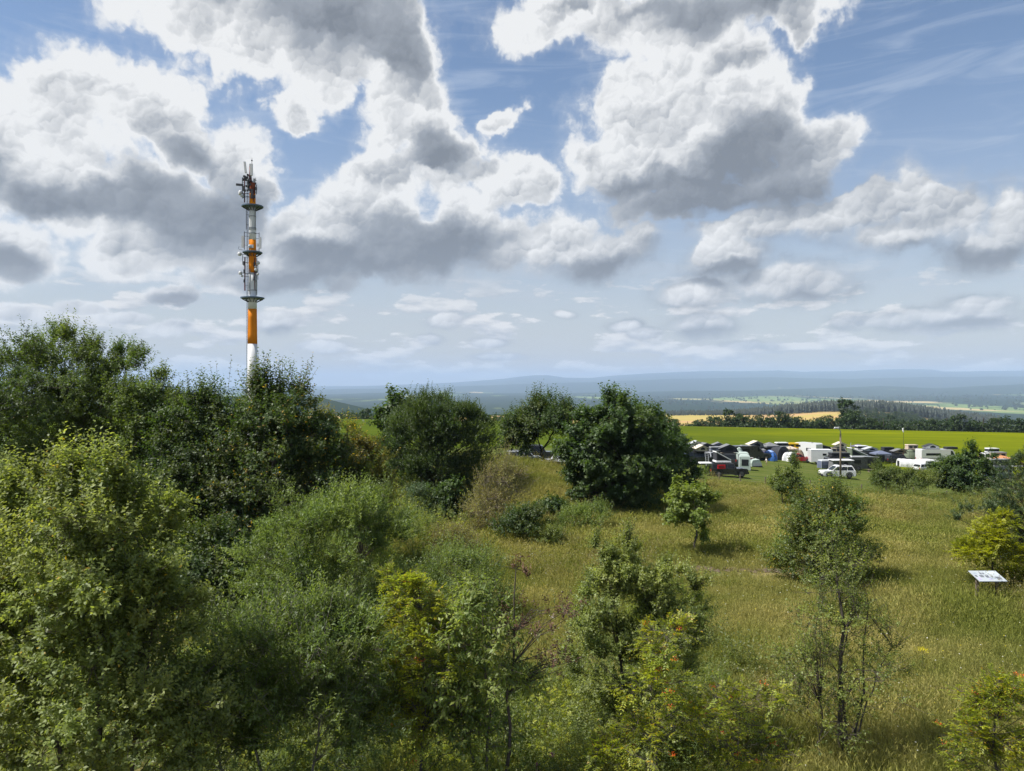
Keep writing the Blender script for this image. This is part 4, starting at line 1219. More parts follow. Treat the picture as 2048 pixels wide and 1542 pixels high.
def hedgerow():
    g = 'trees in the hedgerow beyond the green field'
    lab = 'broadleaved tree in the dark hedgerow beyond the green field'
    r = np.random.default_rng(31)
    A = 'dark hedgerow tree beyond the field, seen above the '
    rows = [  # photo x, distance, variant, height scale, own label
        (1347, 330, 0, .80, A + 'right shoulder of the big round tree'), (1375, 335, 4, 1.1, 'low grey-green bush at the left end of the far hedgerow'), (1390, 350, 3, .85, 'small hedgerow tree beyond the field between the low bush and the cream tents'),
        (1402, 335, 3, .92, A + 'cream gabled roof tent at the left'), (1425, 332, 1, 1.02, A + 'blue-grey roof tent'), (1440, 345, 1, .95, A + 'widest dark gabled tent'),
        (1456, 318, 2, .82, 'upright dark tree standing forward in the far hedgerow'), (1480, 336, 3, 1.0, A + 'black van and mint dome'), (1497, 330, 1, .98, A + 'highest grey and cream roof tent'), (1522, 338, 3, .96, A + 'grey pointed canopy'),
        (1540, 345, 4, 1.4, 'low shrub of the far hedgerow above the dark tunnel tent'), (1556, 322, 0, .96, 'round topped dark tree in the middle of the far hedgerow'),
        (1572, 340, 3, .9, A + 'flat white roof tent'), (1590, 328, 1, 1.0, A + 'yellow roof tent'), (1612, 336, 4, 1.2, 'low shrub of the far hedgerow above the white motorhome'), (1626, 345, 4, 1.3, 'low shrub of the far hedgerow left of the box trailer'), (1643, 335, 3, .88, A + 'white box trailer'), (1660, 345, 3, 1.0, 'bushy hedgerow tree just left of the tallest one'), (1690, 340, 2, 1.30, 'tallest dark tree of the far hedgerow, rising behind the lamp post'),
        (1702, 330, 0, 1.08, 'broad dark tree leaning against the tallest hedgerow tree'), (1740, 345, 3, .9, A + 'pale roof tent right of the pop-top'), (1768, 340, 4, 1.3, 'low shrub of the far hedgerow left of the flag pole'), (1790, 345, 1, .84, A + 'brown-grey roof tent'), (1828, 330, 1, .86, A + 'pink-beige roof tent'), (1862, 340, 3, .9, A + 'triangular black and white tent'),
        (1893, 345, 4, 1.4, 'low shrub of the far hedgerow above the end of the long white van'), (1921, 330, 0, .98, A + 'tallest fence bush'), (1950, 340, 3, .86, 'bushy hedgerow tree right of the one above the tallest fence bush'), (1966, 330, 4, 1.4, 'low shrub of the far hedgerow above the small white roof tent'), (1996, 328, 1, 1.08, 'wide crowned dark tree near the right end of the far hedgerow'), (2040, 335, 3, .98, 'last hedgerow tree before the right picture edge'), (2075, 335, 0, .95, 'hedgerow tree at the very right picture edge')]
    L_ = 'bluish tree beyond the field left of the domed willow, '
    M_ = 'bluish tree beyond the field right of the domed willow, '
    left = [(686, 330, 4, 1.3, L_ + 'lowest and leftmost'), (705, 335, 1, .90, L_ + 'second from the left'), (722, 345, 3, .86, L_ + 'third from the left'), (737, 318, 0, .80, 'darkest tree at the right end of the wood left of the domed willow'), (752, 345, 4, 1.2, L_ + 'low one at the right end'),
            (958, 330, 0, .8, M_ + 'half hidden by it'), (965, 335, 3, .90, M_ + 'next to the half hidden one'), (985, 335, 1, .78, M_ + 'in the middle'), (1003, 340, 4, 1.1, M_ + 'low one in the middle'), (1017, 325, 4, 1.2, M_ + 'low one at the right end')]
    for lst, grp, lb in ((rows, g, lab), (left, 'trees beyond the left part of the field', 'bluish broadleaved tree beyond the left part of the field')):
        for px, Y, k, s, own in lst:
            x = (px - 1024) / F * Y
            o = bpy.data.objects.new('broadleaf_tree', None)
            z = hz(x, Y)
            o.location = (x, Y, z - .3)
            o.rotation_euler = (0, 0, r.random() * 6.28)
            s *= 1.08 if px > 1430 or px < 1100 else .82
            o.scale = (s * 1.0, s * 1.0, s)
            link(o, label=own or lb, category='tree', group=grp)
            link(bpy.data.objects.new('crown', FARTREES[k]), o)
            link(bpy.data.objects.new('trunk', FARTRUNK), o)
    T_ = 'small lone tree in the tan field before the spruce wood, '
    for px, Y, lb in ((1382, 900, T_ + 'far left one'), (1545, 930, T_ + 'nearer of the middle pair'), (1592, 940, T_ + 'second from the right'), (1605, 955, T_ + 'rightmost and roundest'), (1540, 985, T_ + 'farther of the middle pair'), (1520, 930, T_ + 'left of the middle pair')):
        x = (px - 1024) / F * Y
        o = bpy.data.objects.new('broadleaf_tree', None)
        o.location = (x, Y, hz(x, Y) - .3)
        s = r.uniform(.7, 1.1)
        o.scale = (s, s, s)
        link(o, label=lb, category='tree', group='lone trees in the tan field')
        link(bpy.data.objects.new('crown', FARTREES[4]), o)
        link(bpy.data.objects.new('trunk', FARTRUNK), o)


hedgerow()

# ------------------------------------------------------------------ builders for made things
class MB:
    """collects boxes, prisms, tubes and lofts; build() links them as one mesh object"""
    def __init__(self):
        self.v = []; self.f = []

    def quad(self, *p):
        o = len(self.v)
        self.v += [tuple(q) for q in p]
        self.f.append(tuple(range(o, o + len(p))))
        return self

    def box(self, c, s, top=(1, 1), shift=(0, 0), rz=0.0, ry=0.0):
        o = len(self.v)
        cr, sr = math.cos(rz), math.sin(rz)
        cy_, sy_ = math.cos(ry), math.sin(ry)
        for k in (-.5, .5):
            for i, j in ((-.5, -.5), (.5, -.5), (.5, .5), (-.5, .5)):
                x, y, z = i * s[0], j * s[1], k * s[2]
                if k > 0:
                    x = x * top[0] + shift[0]; y = y * top[1] + shift[1]
                x, z = x * cy_ + z * sy_, -x * sy_ + z * cy_
                x, y = x * cr - y * sr, x * sr + y * cr
                self.v.append((c[0] + x, c[1] + y, c[2] + z))
        for q in ((0, 3, 2, 1), (4, 5, 6, 7), (0, 1, 5, 4), (1, 2, 6, 5), (2, 3, 7, 6), (3, 0, 4, 7)):
            self.f.append(tuple(o + i for i in q))
        return self

    def prism(self, prof, y0, y1, inset=0.0):
        """side outline [(x, z)] extruded across from y0 to y1"""
        o = len(self.v); n = len(prof)
        self.v += [(x, y0, z) for x, z in prof] + [(x, y1, z) for x, z in prof]
        self.f.append(tuple(o + i for i in range(n)))
        self.f.append(tuple(o + n + i for i in reversed(range(n))))
        for i in range(n):
            j = (i + 1) % n
            self.f.append((o + j, o + i, o + n + i, o + n + j))
        return self

    def loft(self, rings, caps=True):
        o = len(self.v); n = len(rings[0])
        for r in rings:
            self.v += [tuple(p) for p in r]
        for k in range(len(rings) - 1):
            for i in range(n):
                j = (i + 1) % n
                a = o + k * n
                self.f.append((a + i, a + j, a + n + j, a + n + i))
        if caps:
            self.f.append(tuple(o + i for i in reversed(range(n))))
            self.f.append(tuple(o + (len(rings) - 1) * n + i for i in range(n)))
        return self

    def tube(self, p, q, r, r2=None, k=8, caps=True):
        p = Vector(p); q = Vector(q)
        d = (q - p).normalized()
        a = d.orthogonal().normalized(); b = d.cross(a)
        r2 = r if r2 is None else r2
        def ring(c, rr):
            return [c + (a * math.cos(t) + b * math.sin(t)) * rr for t in [i * 2 * math.pi / k for i in range(k)]]
        return self.loft([ring(p, r), ring(q, r2)], caps)

    def lathe(self, prof, k=24, c=(0, 0, 0)):
        return self.loft([[(c[0] + r * math.cos(i * 2 * math.pi / k), c[1] + r * math.sin(i * 2 * math.pi / k), c[2] + z) for i in range(k)] for r, z in prof])

    def build(self, name, mat, parent=None, smooth=False, **props):
        me = bpy.data.meshes.new(name)
        me.from_pydata(self.v, [], self.f)
        me.materials.append(mat)
        bm = bmesh.new(); bm.from_mesh(me)
        bmesh.ops.recalc_face_normals(bm, faces=bm.faces)
        bm.to_mesh(me); bm.free()
        if smooth:
            me.polygons.foreach_set('use_smooth', [len(p.vertices) == 4 for p in me.polygons])
        return link(bpy.data.objects.new(name, me), parent, **props)


def thing(name, label, category, loc, rz=0.0, group=None):
    o = bpy.data.objects.new(name, None)
    o.empty_display_size = 0.4
    o.location = loc
    o.rotation_euler = (0, 0, rz)
    return link(o, label=label, category=category, group=group)


M_WHITE = plain('white_paint', (.66, .67, .68), .7, 0, .15, var=.10, scale=.7)
M_ORANGE = plain('orange_paint', (.68, .215, .008), .75, 0, .12, var=.10, scale=.7)
M_RUST = plain('red_brown_shaft', (.20, .050, .022), .75, 0, .12, var=.12, scale=.8)
M_BLUEGREY = plain('blue_grey_steel', (.085, .125, .19), .55, var=.12)
M_STEEL = plain('galvanised_steel', (.30, .31, .32), .45, .6, var=.1)
M_DARKSTEEL = plain('dark_steel', (.045, .045, .05), .5, .3)
M_MAROON = plain('red_brown_paint', (.10, .018, .022), .55)
M_ANT = plain('pale_grey_plastic', (.52, .53, .54), .5, var=.04)
M_BLACK = plain('black_rubber', (.018, .018, .02), .75)
M_WOOD = plain('weathered_wood', (.16, .13, .10), .9, var=.3, scale=9, bump=.4)


# ------------------------------------------------------------------ the transmission mast
def build_mast():
    Y = 95.0
    s = Y / F
    x0 = (505 - 1024) * s
    t = thing('radio_mast', 'tall orange and white banded radio mast with antennas and three round platforms', 'mast', (x0, Y, 0))

    def z(py):
        return EYE - (py - 771) * s

    def rad(py):            # half width of the shaft, from the photograph
        return np.interp(py, [325, 415, 500, 600, 690, 760, 1000], [4.8, 6.3, 7.0, 8.2, 9.3, 10.2, 12.5]) * s

    bands = [(925, 688, M_WHITE, 'white lower section'), (688, 618, M_ORANGE, 'lowest orange band'), (618, 547, M_WHITE, 'white band under the lowest platform'), (547, 480, M_ORANGE, 'orange band at the middle platform'),
             (480, 413, M_WHITE, 'white band below the top platform'), (413, 388, M_ORANGE, 'top orange band'), (388, 366, M_RUST, 'red-brown topmost section')]
    for a, b, m, lb in bands:
        n = 4
        mb = MB()
        mb.lathe([(rad(a + (b - a) * i / n), z(a + (b - a) * i / n)) for i in range(n + 1)], 28)
        mb.build('shaft_section', m, t, True, label=lb)
    # bolted flanges between sections
    for py in (547, 433, 456, 459, 467, 581):
        MB().lathe([(rad(py) + .05, z(py) - .05), (rad(py) + .05, z(py) + .05)], 28).build('flange', M_STEEL, t)
    for py, r in ((413, 21), (505, 19), (596, 23)):
        rr = r * s
        zz = z(py)
        MB().lathe([(rr - .10, zz - .10), (rr, zz - .07), (rr, zz + .07), (rr - .12, zz + .10)], 40).build('platform', M_BLUEGREY, t)
        mb = MB()
        for i in range(12):
            a = i * math.pi / 6
            c, sn = math.cos(a), math.sin(a)
            mb.tube((c * rad(py), sn * rad(py), zz - .55), (c * rr * .88, sn * rr * .88, zz - .14), .05, k=5)
        mb.build('brace', M_DARKSTEEL, t, kind='stuff')
    # climbing ladder with safety rail, on the left of the shaft
    mb = MB()
    for off in (-.16, .16):
        mb.tube((-rad(700) - .02, off - .3, z(900)), (-rad(420) - .12, off - .3, z(366)), .022, k=5)
    for i in range(100):
        f = i / 99
        xx = -(rad(700) + .02) * (1 - f) - (rad(420) + .12) * f
        zz = z(900) * (1 - f) + z(366) * f
        mb.tube((xx, -.46, zz), (xx, -.14, zz), .014, k=4)
    mb.build('ladder', M_DARKSTEEL, t)

    def pole(px, y0, y1, m, r=.06, dy=-.3, name='support_pipe'):
        x = (px - 505) * s
        MB().tube((x, dy, z(y0)), (x, dy, z(y1)), r, k=6).build(name, m, t)
        mb = MB()
        n = max(2, int(abs(y0 - y1) / 18))
        for i in range(n):
            py = y0 + (y1 - y0) * (i + .5) / n
            e = math.copysign(rad(py) * .9, x)
            mb.tube((x, dy, z(py)), (e, 0, z(py)), .025, k=4)
        mb.build('bracket', M_DARKSTEEL, t, kind='stuff')

    pole(490.8, 406, 362, M_MAROON, .075)
    pole(491.5, 582, 515, M_MAROON, .09)
    pole(511.3, 582, 516, M_MAROON, .07)
    pole(515.3, 590, 517, M_DARKSTEEL, .05)
    pole(494.2, 460, 420, M_DARKSTEEL, .035)
    pole(512.5, 460, 420, M_DARKSTEEL, .035)
    pole(490.5, 500, 464, M_DARKSTEEL, .045)
    pole(519.8, 512, 466, M_DARKSTEEL, .045)
    pole(487.0, 530, 510, M_DARKSTEEL, .04)
    pole(514.6, 390, 371, M_DARKSTEEL, .05)
    pole(509.0, 405, 378, M_MAROON, .06)
    MB().tube(((490.5 - 505) * s, -.3, z(466)), ((519.8 - 505) * s, -.3, z(468)), .03, k=4).build('cross_bar', M_DARKSTEEL, t)

    def panel(px, y0, y1, w, m=M_ANT, tilt=0.0, dy=-.45):
        x = (px - 505) * s
        MB().box((x, dy, (z(y0) + z(y1)) / 2), (w * s, .22, abs(z(y0) - z(y1))), top=(.98, .9), shift=(tilt, 0)).build('panel_antenna', m, t)

    panel(494.2, 348, 325.5, 3.6, tilt=-.16)
    panel(499.8, 350, 327, 4.2, dy=.2)
    panel(505.6, 353, 330, 4.8, dy=-.5)
    panel(495.5, 376, 356, 3.0, dy=.2)
    panel(507.2, 381, 356, 3.6, dy=.3)
    panel(488.2, 496, 473.5, 4.6)
    panel(522.5, 498, 476, 4.6)
    panel(518.0, 494, 488, 3.4)
    panel(506.8, 399, 381, 4.2, M_DARKSTEEL, dy=-.6)
    for px, a, b in ((490.0, 384, 374), (491.0, 398, 389), (514.6, 382, 376), (511.5, 398, 392), (490.8, 532, 524), (491.3, 548, 540), (491.5, 566, 560), (511.3, 534, 526), (515.3, 546, 538), (511.5, 562, 554)):
        panel(px, a, b, 3.0, M_DARKSTEEL, dy=-.45)
    pole(486.5, 398, 356, M_DARKSTEEL, .05)
    pole(517.5, 560, 522, M_DARKSTEEL, .04)
    # slim top mast with clutter of small units and the lightning rod
    MB().tube((-.28, 0, z(366)), (-.28, 0, z(333)), .20, .12, k=12).build('top_pole', M_MAROON, t, True)
    mb = MB()
    r = random.Random(4)
    for i in range(26):
        mb.box((r.uniform(-.85, .55), r.uniform(-.7, .2), z(r.uniform(350, 384))), (r.uniform(.12, .25), .2, r.uniform(.18, .42)))
    mb.build('radio_units', M_DARKSTEEL, t, kind='stuff')
    MB().tube((-.10, 0, z(334)), (-.06, 0, z(316)), .035, .02, k=5).build('lightning_rod', M_DARKSTEEL, t)
    MB().box((-.08, 0, z(321)), (.14, .14, .16)).build('warning_lamp', M_DARKSTEEL, t)
    # long dark panel pointing out to the left, and the dishes
    MB().box(((480.5 - 505) * s, -.2, z(370.5)), (14 * s, .16, .28), ry=.10).build('boom_antenna', M_DARKSTEEL, t)
    MB().box(((490 - 505) * s, -.2, z(360)), (6 * s, .2, 5 * s)).build('equipment_box', M_DARKSTEEL, t)

    def dish(px, py, r, dx, dy=-1.0):
        c = Vector(((px - 505) * s, -.6, z(py)))
        d = Vector((dx, dy, 0)).normalized()
        a = Vector((-d.y, d.x, 0)); b = Vector((0, 0, 1))
        rr = r * s
        rings = []
        for q, o in ((.25, -.22), (1.0, -.16), (1.0, .10), (.7, .16), (.1, .18)):
            rings.append([c + d * o + (a * math.cos(k * .3927) + b * math.sin(k * .3927)) * rr * q for k in range(16)])
        MB().loft(rings).build('dish_antenna', M_ANT, t, True)
        MB().tube(c - d * .2, (math.copysign(rad(py) * .8, c.x), 0, c.z), .035, k=4).build('dish_arm', M_DARKSTEEL, t)

    dish(483.5, 388, 4.8, -1.3); dish(487.5, 393.5, 3.2, -.5); dish(482.2, 509.5, 3.8, -.4); dish(484.0, 547, 3.6, -.8); dish(487.4, 553, 2.2, .2)
    dish(519.5, 527.5, 3.4, .9); dish(515.2, 541, 3.2, .3); dish(519.0, 549.5, 2.2, .8); dish(503.0, 494, 3.0, .1); dish(514, 535, 2.0, .5)
    mb = MB()
    for a, b, c, d in ((479, 499, 480.5, 494), (512, 384, 513, 372), (513.5, 363, 513.8, 357), (480, 500, 488, 501), (511, 364, 516, 362)):
        mb.tube(((a - 505) * s, -.4, z(b)), ((c - 505) * s, -.4, z(d)), .025, k=4)
    mb.build('whip_antennas', M_DARKSTEEL, t, kind='stuff')
    MB().box((.05, -rad(500) - .06, z(494)), (.5, .10, .42)).build('sign_plate', M_ANT, t)
    mb = MB()
    for px in (501.5, 503.0):
        mb.tube(((px - 505) * s, -rad(560) - .03, z(590)), ((px - 505) * s, -rad(550) - .03, z(540)), .03, k=4)
    mb.build('cable_run', M_STEEL, t)


build_mast()

# ------------------------------------------------------------------ the campsite
def on_ground(px, py):
    """point of the ground seen at this place of the photograph"""
    lo, hi = 60.0, 150.0
    for _ in range(50):
        Y = (lo + hi) / 2
        z = gz((px - 1024) / F * Y, Y)
        if EYE - (py - 771) / F * Y > z:
            lo = Y
        else:
            hi = Y
    return ((px - 1024) / F * Y, Y, gz((px - 1024) / F * Y, Y))


def by_top(px, py, H):
    """ground point of a thing H metres tall whose top is seen at this place"""
    lo, hi = 60.0, 160.0
    for _ in range(50):
        Y = (lo + hi) / 2
        z = gz((px - 1024) / F * Y, Y) + H
        if EYE - (py - 771) / F * Y > z:
            lo = Y
        else:
            hi = Y
    return ((px - 1024) / F * Y, Y, gz((px - 1024) / F * Y, Y))


def paint(name, c, rough=.3):
    m = plain(name, c, rough, .0, .5, .03, 2.0)
    m.node_tree.nodes['Principled BSDF'].inputs['Coat Weight'].default_value = .5
    return m


def fabric(name, c):
    return plain(name, c, .85, 0, .15, .07, 3.0, .15)


P_BLACK = paint('black_paint', (.022, .024, .024)); P_GREY = paint('dark_grey_paint', (.045, .050, .055)); P_SILVER = paint('silver_paint', (.36, .38, .41))
P_WHITE = paint('white_car_paint', (.66, .67, .68)); P_RED = paint('red_car_paint', (.30, .012, .018)); P_BLUE = paint('grey_blue_paint', (.060, .085, .115)); P_GREEN = paint('olive_paint', (.07, .085, .05))
P_SAND = paint('sand_paint', (.38, .33, .25))
M_GLASS = plain('tinted_glass', (.012, .014, .017), .12, 0, .35, .02)
M_LAMP = plain('lamp_glass', (.62, .63, .64), .15, 0, .6, .02)
M_TAIL = plain('tail_lamp', (.35, .012, .01), .25)
M_RIM = plain('wheel_rim', (.10, .10, .105), .5, .4)
F_GREY = fabric('grey_canvas', (.17, .175, .185)); F_DARK = fabric('charcoal_canvas', (.045, .047, .055)); F_BLUEGREY = fabric('blue_grey_canvas', (.13, .15, .22)); F_CREAM = fabric('cream_canvas', (.56, .51, .41))
F_BEIGE = fabric('beige_canvas', (.42, .37, .28)); F_OLIVE = fabric('olive_canvas', (.14, .17, .12)); F_MINT = fabric('pale_green_canvas', (.36, .43, .40)); F_WHITE = fabric('white_canvas', (.70, .70, .72))
F_BLUE = fabric('blue_canvas', (.07, .19, .55)); F_LBLUE = fabric('light_blue_canvas', (.28, .40, .75)); F_YELLOW = fabric('yellow_canvas', (.72, .44, .02)); F_PURPLE = fabric('purple_grey_canvas', (.13, .115, .175))
F_BROWN = fabric('brown_canvas', (.20, .155, .115)); F_PINK = fabric('sand_pink_canvas', (.50, .41, .34)); F_ORANGE = fabric('faded_orange_canvas', (.52, .23, .11)); F_MESH = fabric('mesh_window', (.02, .022, .026)); F_PALE = fabric('pale_grey_canvas', (.40, .42, .44))
S_WHITE = plain('white_shell', (.72, .73, .74), .4); S_BLACK = plain('black_shell', (.02, .02, .022), .45); S_GREY = plain('grey_shell', (.24, .25, .26), .45)
M_ALU = plain('ladder_aluminium', (.55, .56, .57), .4, .5)
M_RED = plain('red_plastic', (.50, .012, .02), .4)
_WH = {}


def wheel(parent, x, y, r, w=.24, rim=M_RIM):
    if (r, w) not in _WH:
        a = MB(); prof = [(r * .55, -w / 2), (r * .95, -w / 2), (r, -w * .3), (r, w * .3), (r * .95, w / 2), (r * .55, w / 2)]
        a.loft([[(rr * math.cos(i * .3491), z, rr * math.sin(i * .3491)) for i in range(18)] for rr, z in prof])
        t = a.build('tyre', M_BLACK); COL.objects.unlink(t)
        b = MB(); b.loft([[(rr * math.cos(i * .3491), z, rr * math.sin(i * .3491)) for i in range(18)] for rr, z in [(r * .58, -w * .52), (r * .50, -w * .40), (r * .2, -w * .54), (r * .2, w * .54), (r * .50, w * .40), (r * .58, w * .52)]])
        q = b.build('rim', M_RIM); COL.objects.unlink(q)
        _WH[(r, w)] = (t.data, q.data)
        bpy.data.objects.remove(t); bpy.data.objects.remove(q)
    a, b = _WH[(r, w)]
    o = link(bpy.data.objects.new('wheel', a), parent)
    o.location = (x, y, r)
    link(bpy.data.objects.new('rim', b), o)
    return o


def arch(mb, x, y, r, side):
    n = 9
    y0, y1 = (y - .10, y + .03) if side > 0 else (y - .03, y + .10)
    for i in range(n):
        a0, a1 = math.pi * i / n, math.pi * (i + 1) / n
        pr = [(x + math.cos(a0) * r * 1.13, r + math.sin(a0) * r * 1.13), (x + math.cos(a1) * r * 1.13, r + math.sin(a1) * r * 1.13),
              (x + math.cos(a1) * r * 1.36, r + math.sin(a1) * r * 1.36), (x + math.cos(a0) * r * 1.36, r + math.sin(a0) * r * 1.36)]
        mb.prism(pr, y0, y1)


def vehicle(name, label, category, loc, rz, L=4.4, W=1.85, H=1.75, hood=1.15, belt=.58, hoodh=.56, rake=(.12, .45), paint=P_GREY, r=.36, panes=3, group=None, flares=True, spare=False, rails=True, boxy=False, pillar=None):
    t = thing(name, label, category, loc, rz, group)
    c = r * .75
    zb, zh = H * belt, H * hoodh
    xa = L / 2 - hood
    body = MB().prism([(-L / 2, c + .18), (-L / 2 + .03, zb), (xa, zb), (L / 2 - .22, zh), (L / 2 - .03, zh - .12), (L / 2, zh - .3), (L / 2, c + .12), (L / 2 - .18, c), (-L / 2 + .15, c)], -W / 2, W / 2)
    body.build('body', paint, t)
    ins = .05 if boxy else .15
    x0, x1 = -L / 2 + .05, xa
    t0, t1 = x0 + rake[0], x1 - rake[1]
    hw = W / 2 - .03
    MB().loft([[(x0, -hw, zb + .002), (x1, -hw, zb + .002), (x1, hw, zb + .002), (x0, hw, zb + .002)],
               [(t0, -hw + ins, H - .07), (t1, -hw + ins, H - .07), (t1, hw - ins, H - .07), (t0, hw - ins, H - .07)],
               [(t0 + .12, -hw + ins + .12, H), (t1 - .18, -hw + ins + .12, H), (t1 - .18, hw - ins - .12, H), (t0 + .12, hw - ins - .12, H)]]).build('cabin', pillar or paint, t)
    hh = H - .07 - zb

    def P(u, v, s):
        a = x0 + (x1 - x0) * u; b = t0 + (t1 - t0) * u
        return (a + (b - a) * v, s * (hw - ins * v + .012), zb + hh * v)
    edges = np.linspace(.04, .97, panes + 1)
    for s in (-1, 1):
        for i in range(panes):
            u0, u1 = edges[i] + .012, edges[i + 1] - .012
            MB().quad(P(u0, .12, s), P(u1, .12, s), P(u1, .88, s), P(u0, .88, s)).build('window', M_GLASS, t)
    yv = hw - .10
    MB().quad((x1 + .012 - rake[1] * .1, -yv, zb + hh * .1), (x1 + .012 - rake[1] * .1, yv, zb + hh * .1), (x1 + .012 - rake[1] * .9, yv - ins, zb + hh * .9), (x1 + .012 - rake[1] * .9, -yv + ins, zb + hh * .9)).build('windscreen', M_GLASS, t)
    MB().quad((x0 - .012 + rake[0] * .15, -yv, zb + hh * .15), (x0 - .012 + rake[0] * .15, yv, zb + hh * .15), (x0 - .012 + rake[0] * .85, yv - ins, zb + hh * .85), (x0 - .012 + rake[0] * .85, -yv + ins, zb + hh * .85)).build('rear_window', M_GLASS, t)
    wb = L * .30
    for s in (-1, 1):
        for x in (-wb, wb + .06):
            wheel(t, x, s * (W / 2 - .10), r)
    if flares:
        mb = MB()
        for s in (-1, 1):
            for x in (-wb, wb + .06):
                arch(mb, x, s * W / 2, r, s)
        mb.build('wheel_arches', M_BLACK, t, kind='stuff')
    for s in (-1, 1):
        MB().box((L / 2 - .02, s * (W / 2 - .26), zh - .22), (.10, .30, .16)).build('headlight', M_LAMP, t)
        MB().box((-L / 2 + .02, s * (W / 2 - .14), zb - .14), (.08, .16, .26)).build('tail_light', M_TAIL, t)
        MB().box((x1 - .25, s * (W / 2 + .10), zb + .12), (.12, .18, .14)).build('mirror', M_BLACK, t)
    MB().box((L / 2 + .02, 0, c + .14), (.16, W * .96, .22)).build('bumper', M_BLACK, t)
    MB().box((-L / 2 - .02, 0, c + .20), (.14, W * .96, .20)).build('bumper', M_BLACK, t)
    if rails:
        mb = MB()
        for s in (-1, 1):
            mb.tube((t0 + .2, s * (hw - ins - .10), H + .05), (t1 - .3, s * (hw - ins - .10), H + .05), .025, k=5)
        for x in (t0 + .4, (t0 + t1) / 2, t1 - .5):
            mb.box((x, 0, H + .05), (.06, (hw - ins) * 2 - .1, .05))
        mb.build('roof_rack', M_BLACK, t)
    if spare:
        o = wheel(t, -L / 2 - .16, .1, r)
        o.location = (-L / 2 - .16, .1, H * .48)
        o.rotation_euler = (0, 0, R(90))
        o.name = 'spare_wheel'
    return t


def top_at(px, py, Y):
    """ground point at distance Y and the height of a thing whose top is seen at this place"""
    x = (px - 1024) / F * Y
    z = gz(x, Y)
    return (x, Y, z), EYE - (py - 771) / F * Y - z


def offset(loc, rz, dx, dy, dz):
    c, s = math.cos(rz), math.sin(rz)
    return (loc[0] + dx * c - dy * s, loc[1] + dx * s + dy * c, loc[2] + dz)


def wedge_tent(label, loc, rz, L=2.1, W=1.4, h=1.1, shell=S_WHITE, cloth=F_DARK, group='roof tents'):
    """hard shell roof tent hinged at its front (+x), open at the back"""
    t = thing('roof_tent', label, 'roof tent', loc, rz, group)
    MB().box((0, 0, .10), (L, W, .20), top=(.97, .95)).build('lower_shell', shell, t)
    MB().prism([(-L / 2, .20 + h), (-L / 2 + .03, .30 + h), (L / 2, .32), (L / 2, .21)], -W / 2, W / 2).build('upper_shell', shell, t)
    MB().prism([(-L / 2 + .06, .205), (L / 2 - .08, .205), (-L / 2 + .06, .19 + h)], -W / 2 + .05, W / 2 - .05).build('canvas', cloth, t)
    for s in (-1, 1):
        y = s * (W / 2 - .045)
        MB().quad((-L / 2 + .22, y, .32), (L * .12, y, .32), (-L / 2 + .22, y, .12 + h * .86)).build('window', F_MESH, t)
    return t


def box_tent(label, loc, rz, L=2.1, W=1.35, h=.95, shell=S_WHITE, cloth=F_GREY, group='roof tents', tilt=0.0):
    """pop-up roof tent: shell lifted straight up on canvas walls"""
    t = thing('roof_tent', label, 'roof tent', loc, rz, group)
    MB().box((0, 0, .08), (L, W, .16)).build('lower_shell', shell, t)
    MB().box((0, 0, .16 + h / 2), (L * .94, W * .92, h - .005), top=(1.0, .98)).build('canvas', cloth, t)
    MB().prism([(-L / 2, .165 + h), (-L / 2 + .08, .30 + h + tilt), (L / 2 - .08, .30 + h), (L / 2, .165 + h)], -W / 2, W / 2).build('upper_shell', shell, t)
    for s in (-1, 1):
        y = s * (W * .46 + .012)
        for x in (-L * .22, L * .22):
            MB().box((x, y, .16 + h * .52), (L * .28, .012, h * .55)).build('window', F_MESH, t)
    return t


def gable_tent(label, loc, rz, L=2.4, W=1.5, h=1.15, cloth=F_BEIGE, fly=F_CREAM, ladder=None, group='roof tents', over=.9):
    """fold-out soft roof tent: gabled canvas with a fly sheet, half of its floor standing out beside the vehicle"""
    t = thing('roof_tent', label, 'roof tent', loc, rz, group)
    MB().box((0, 0, .04), (L, W, .08)).build('floor', S_BLACK, t)
    prof = [(-L / 2 + .05, .085), (L / 2 - .05, .085), (L * .40, h * .55), (0, h), (-L * .40, h * .55)]
    MB().prism(prof, -W / 2 + .06, W / 2 - .06).build('canvas', cloth, t)
    f = MB()
    for a, b in (((0, h + .06), (L / 2 + .25, h * .50)), ((0, h + .06), (-L / 2 - .25, h * .50))):
        f.prism([a, b, (b[0], b[1] - .04), (a[0], a[1] - .045)], -W / 2 - .06, W / 2 + .06)
    f.build('fly_sheet', fly, t)
    for s in (-1, 1):
        MB().prism([(-L * .20, .25), (L * .20, .25), (L * .20, h * .52), (0, h * .74), (-L * .20, h * .52)], s * (W / 2 - .055) - .006, s * (W / 2 - .055) + .006).build('door', F_MESH, t)
    if ladder:
        x = L / 2 - .3 if ladder > 0 else -L / 2 + .3
        H = loc[2] - gz(loc[0], loc[1])
        m = MB()
        for s in (-.2, .2):
            m.tube((x + s, -W / 2 - .05, .02), (x + s, -W / 2 - .75, -H), .025, k=5)
        for i in range(1, 7):
            m.tube((x - .2, -W / 2 - .05 - .1 * i, -H * i / 7), (x + .2, -W / 2 - .05 - .1 * i, -H * i / 7), .02, k=5)
        m.build('ladder', M_ALU, t)
    return t


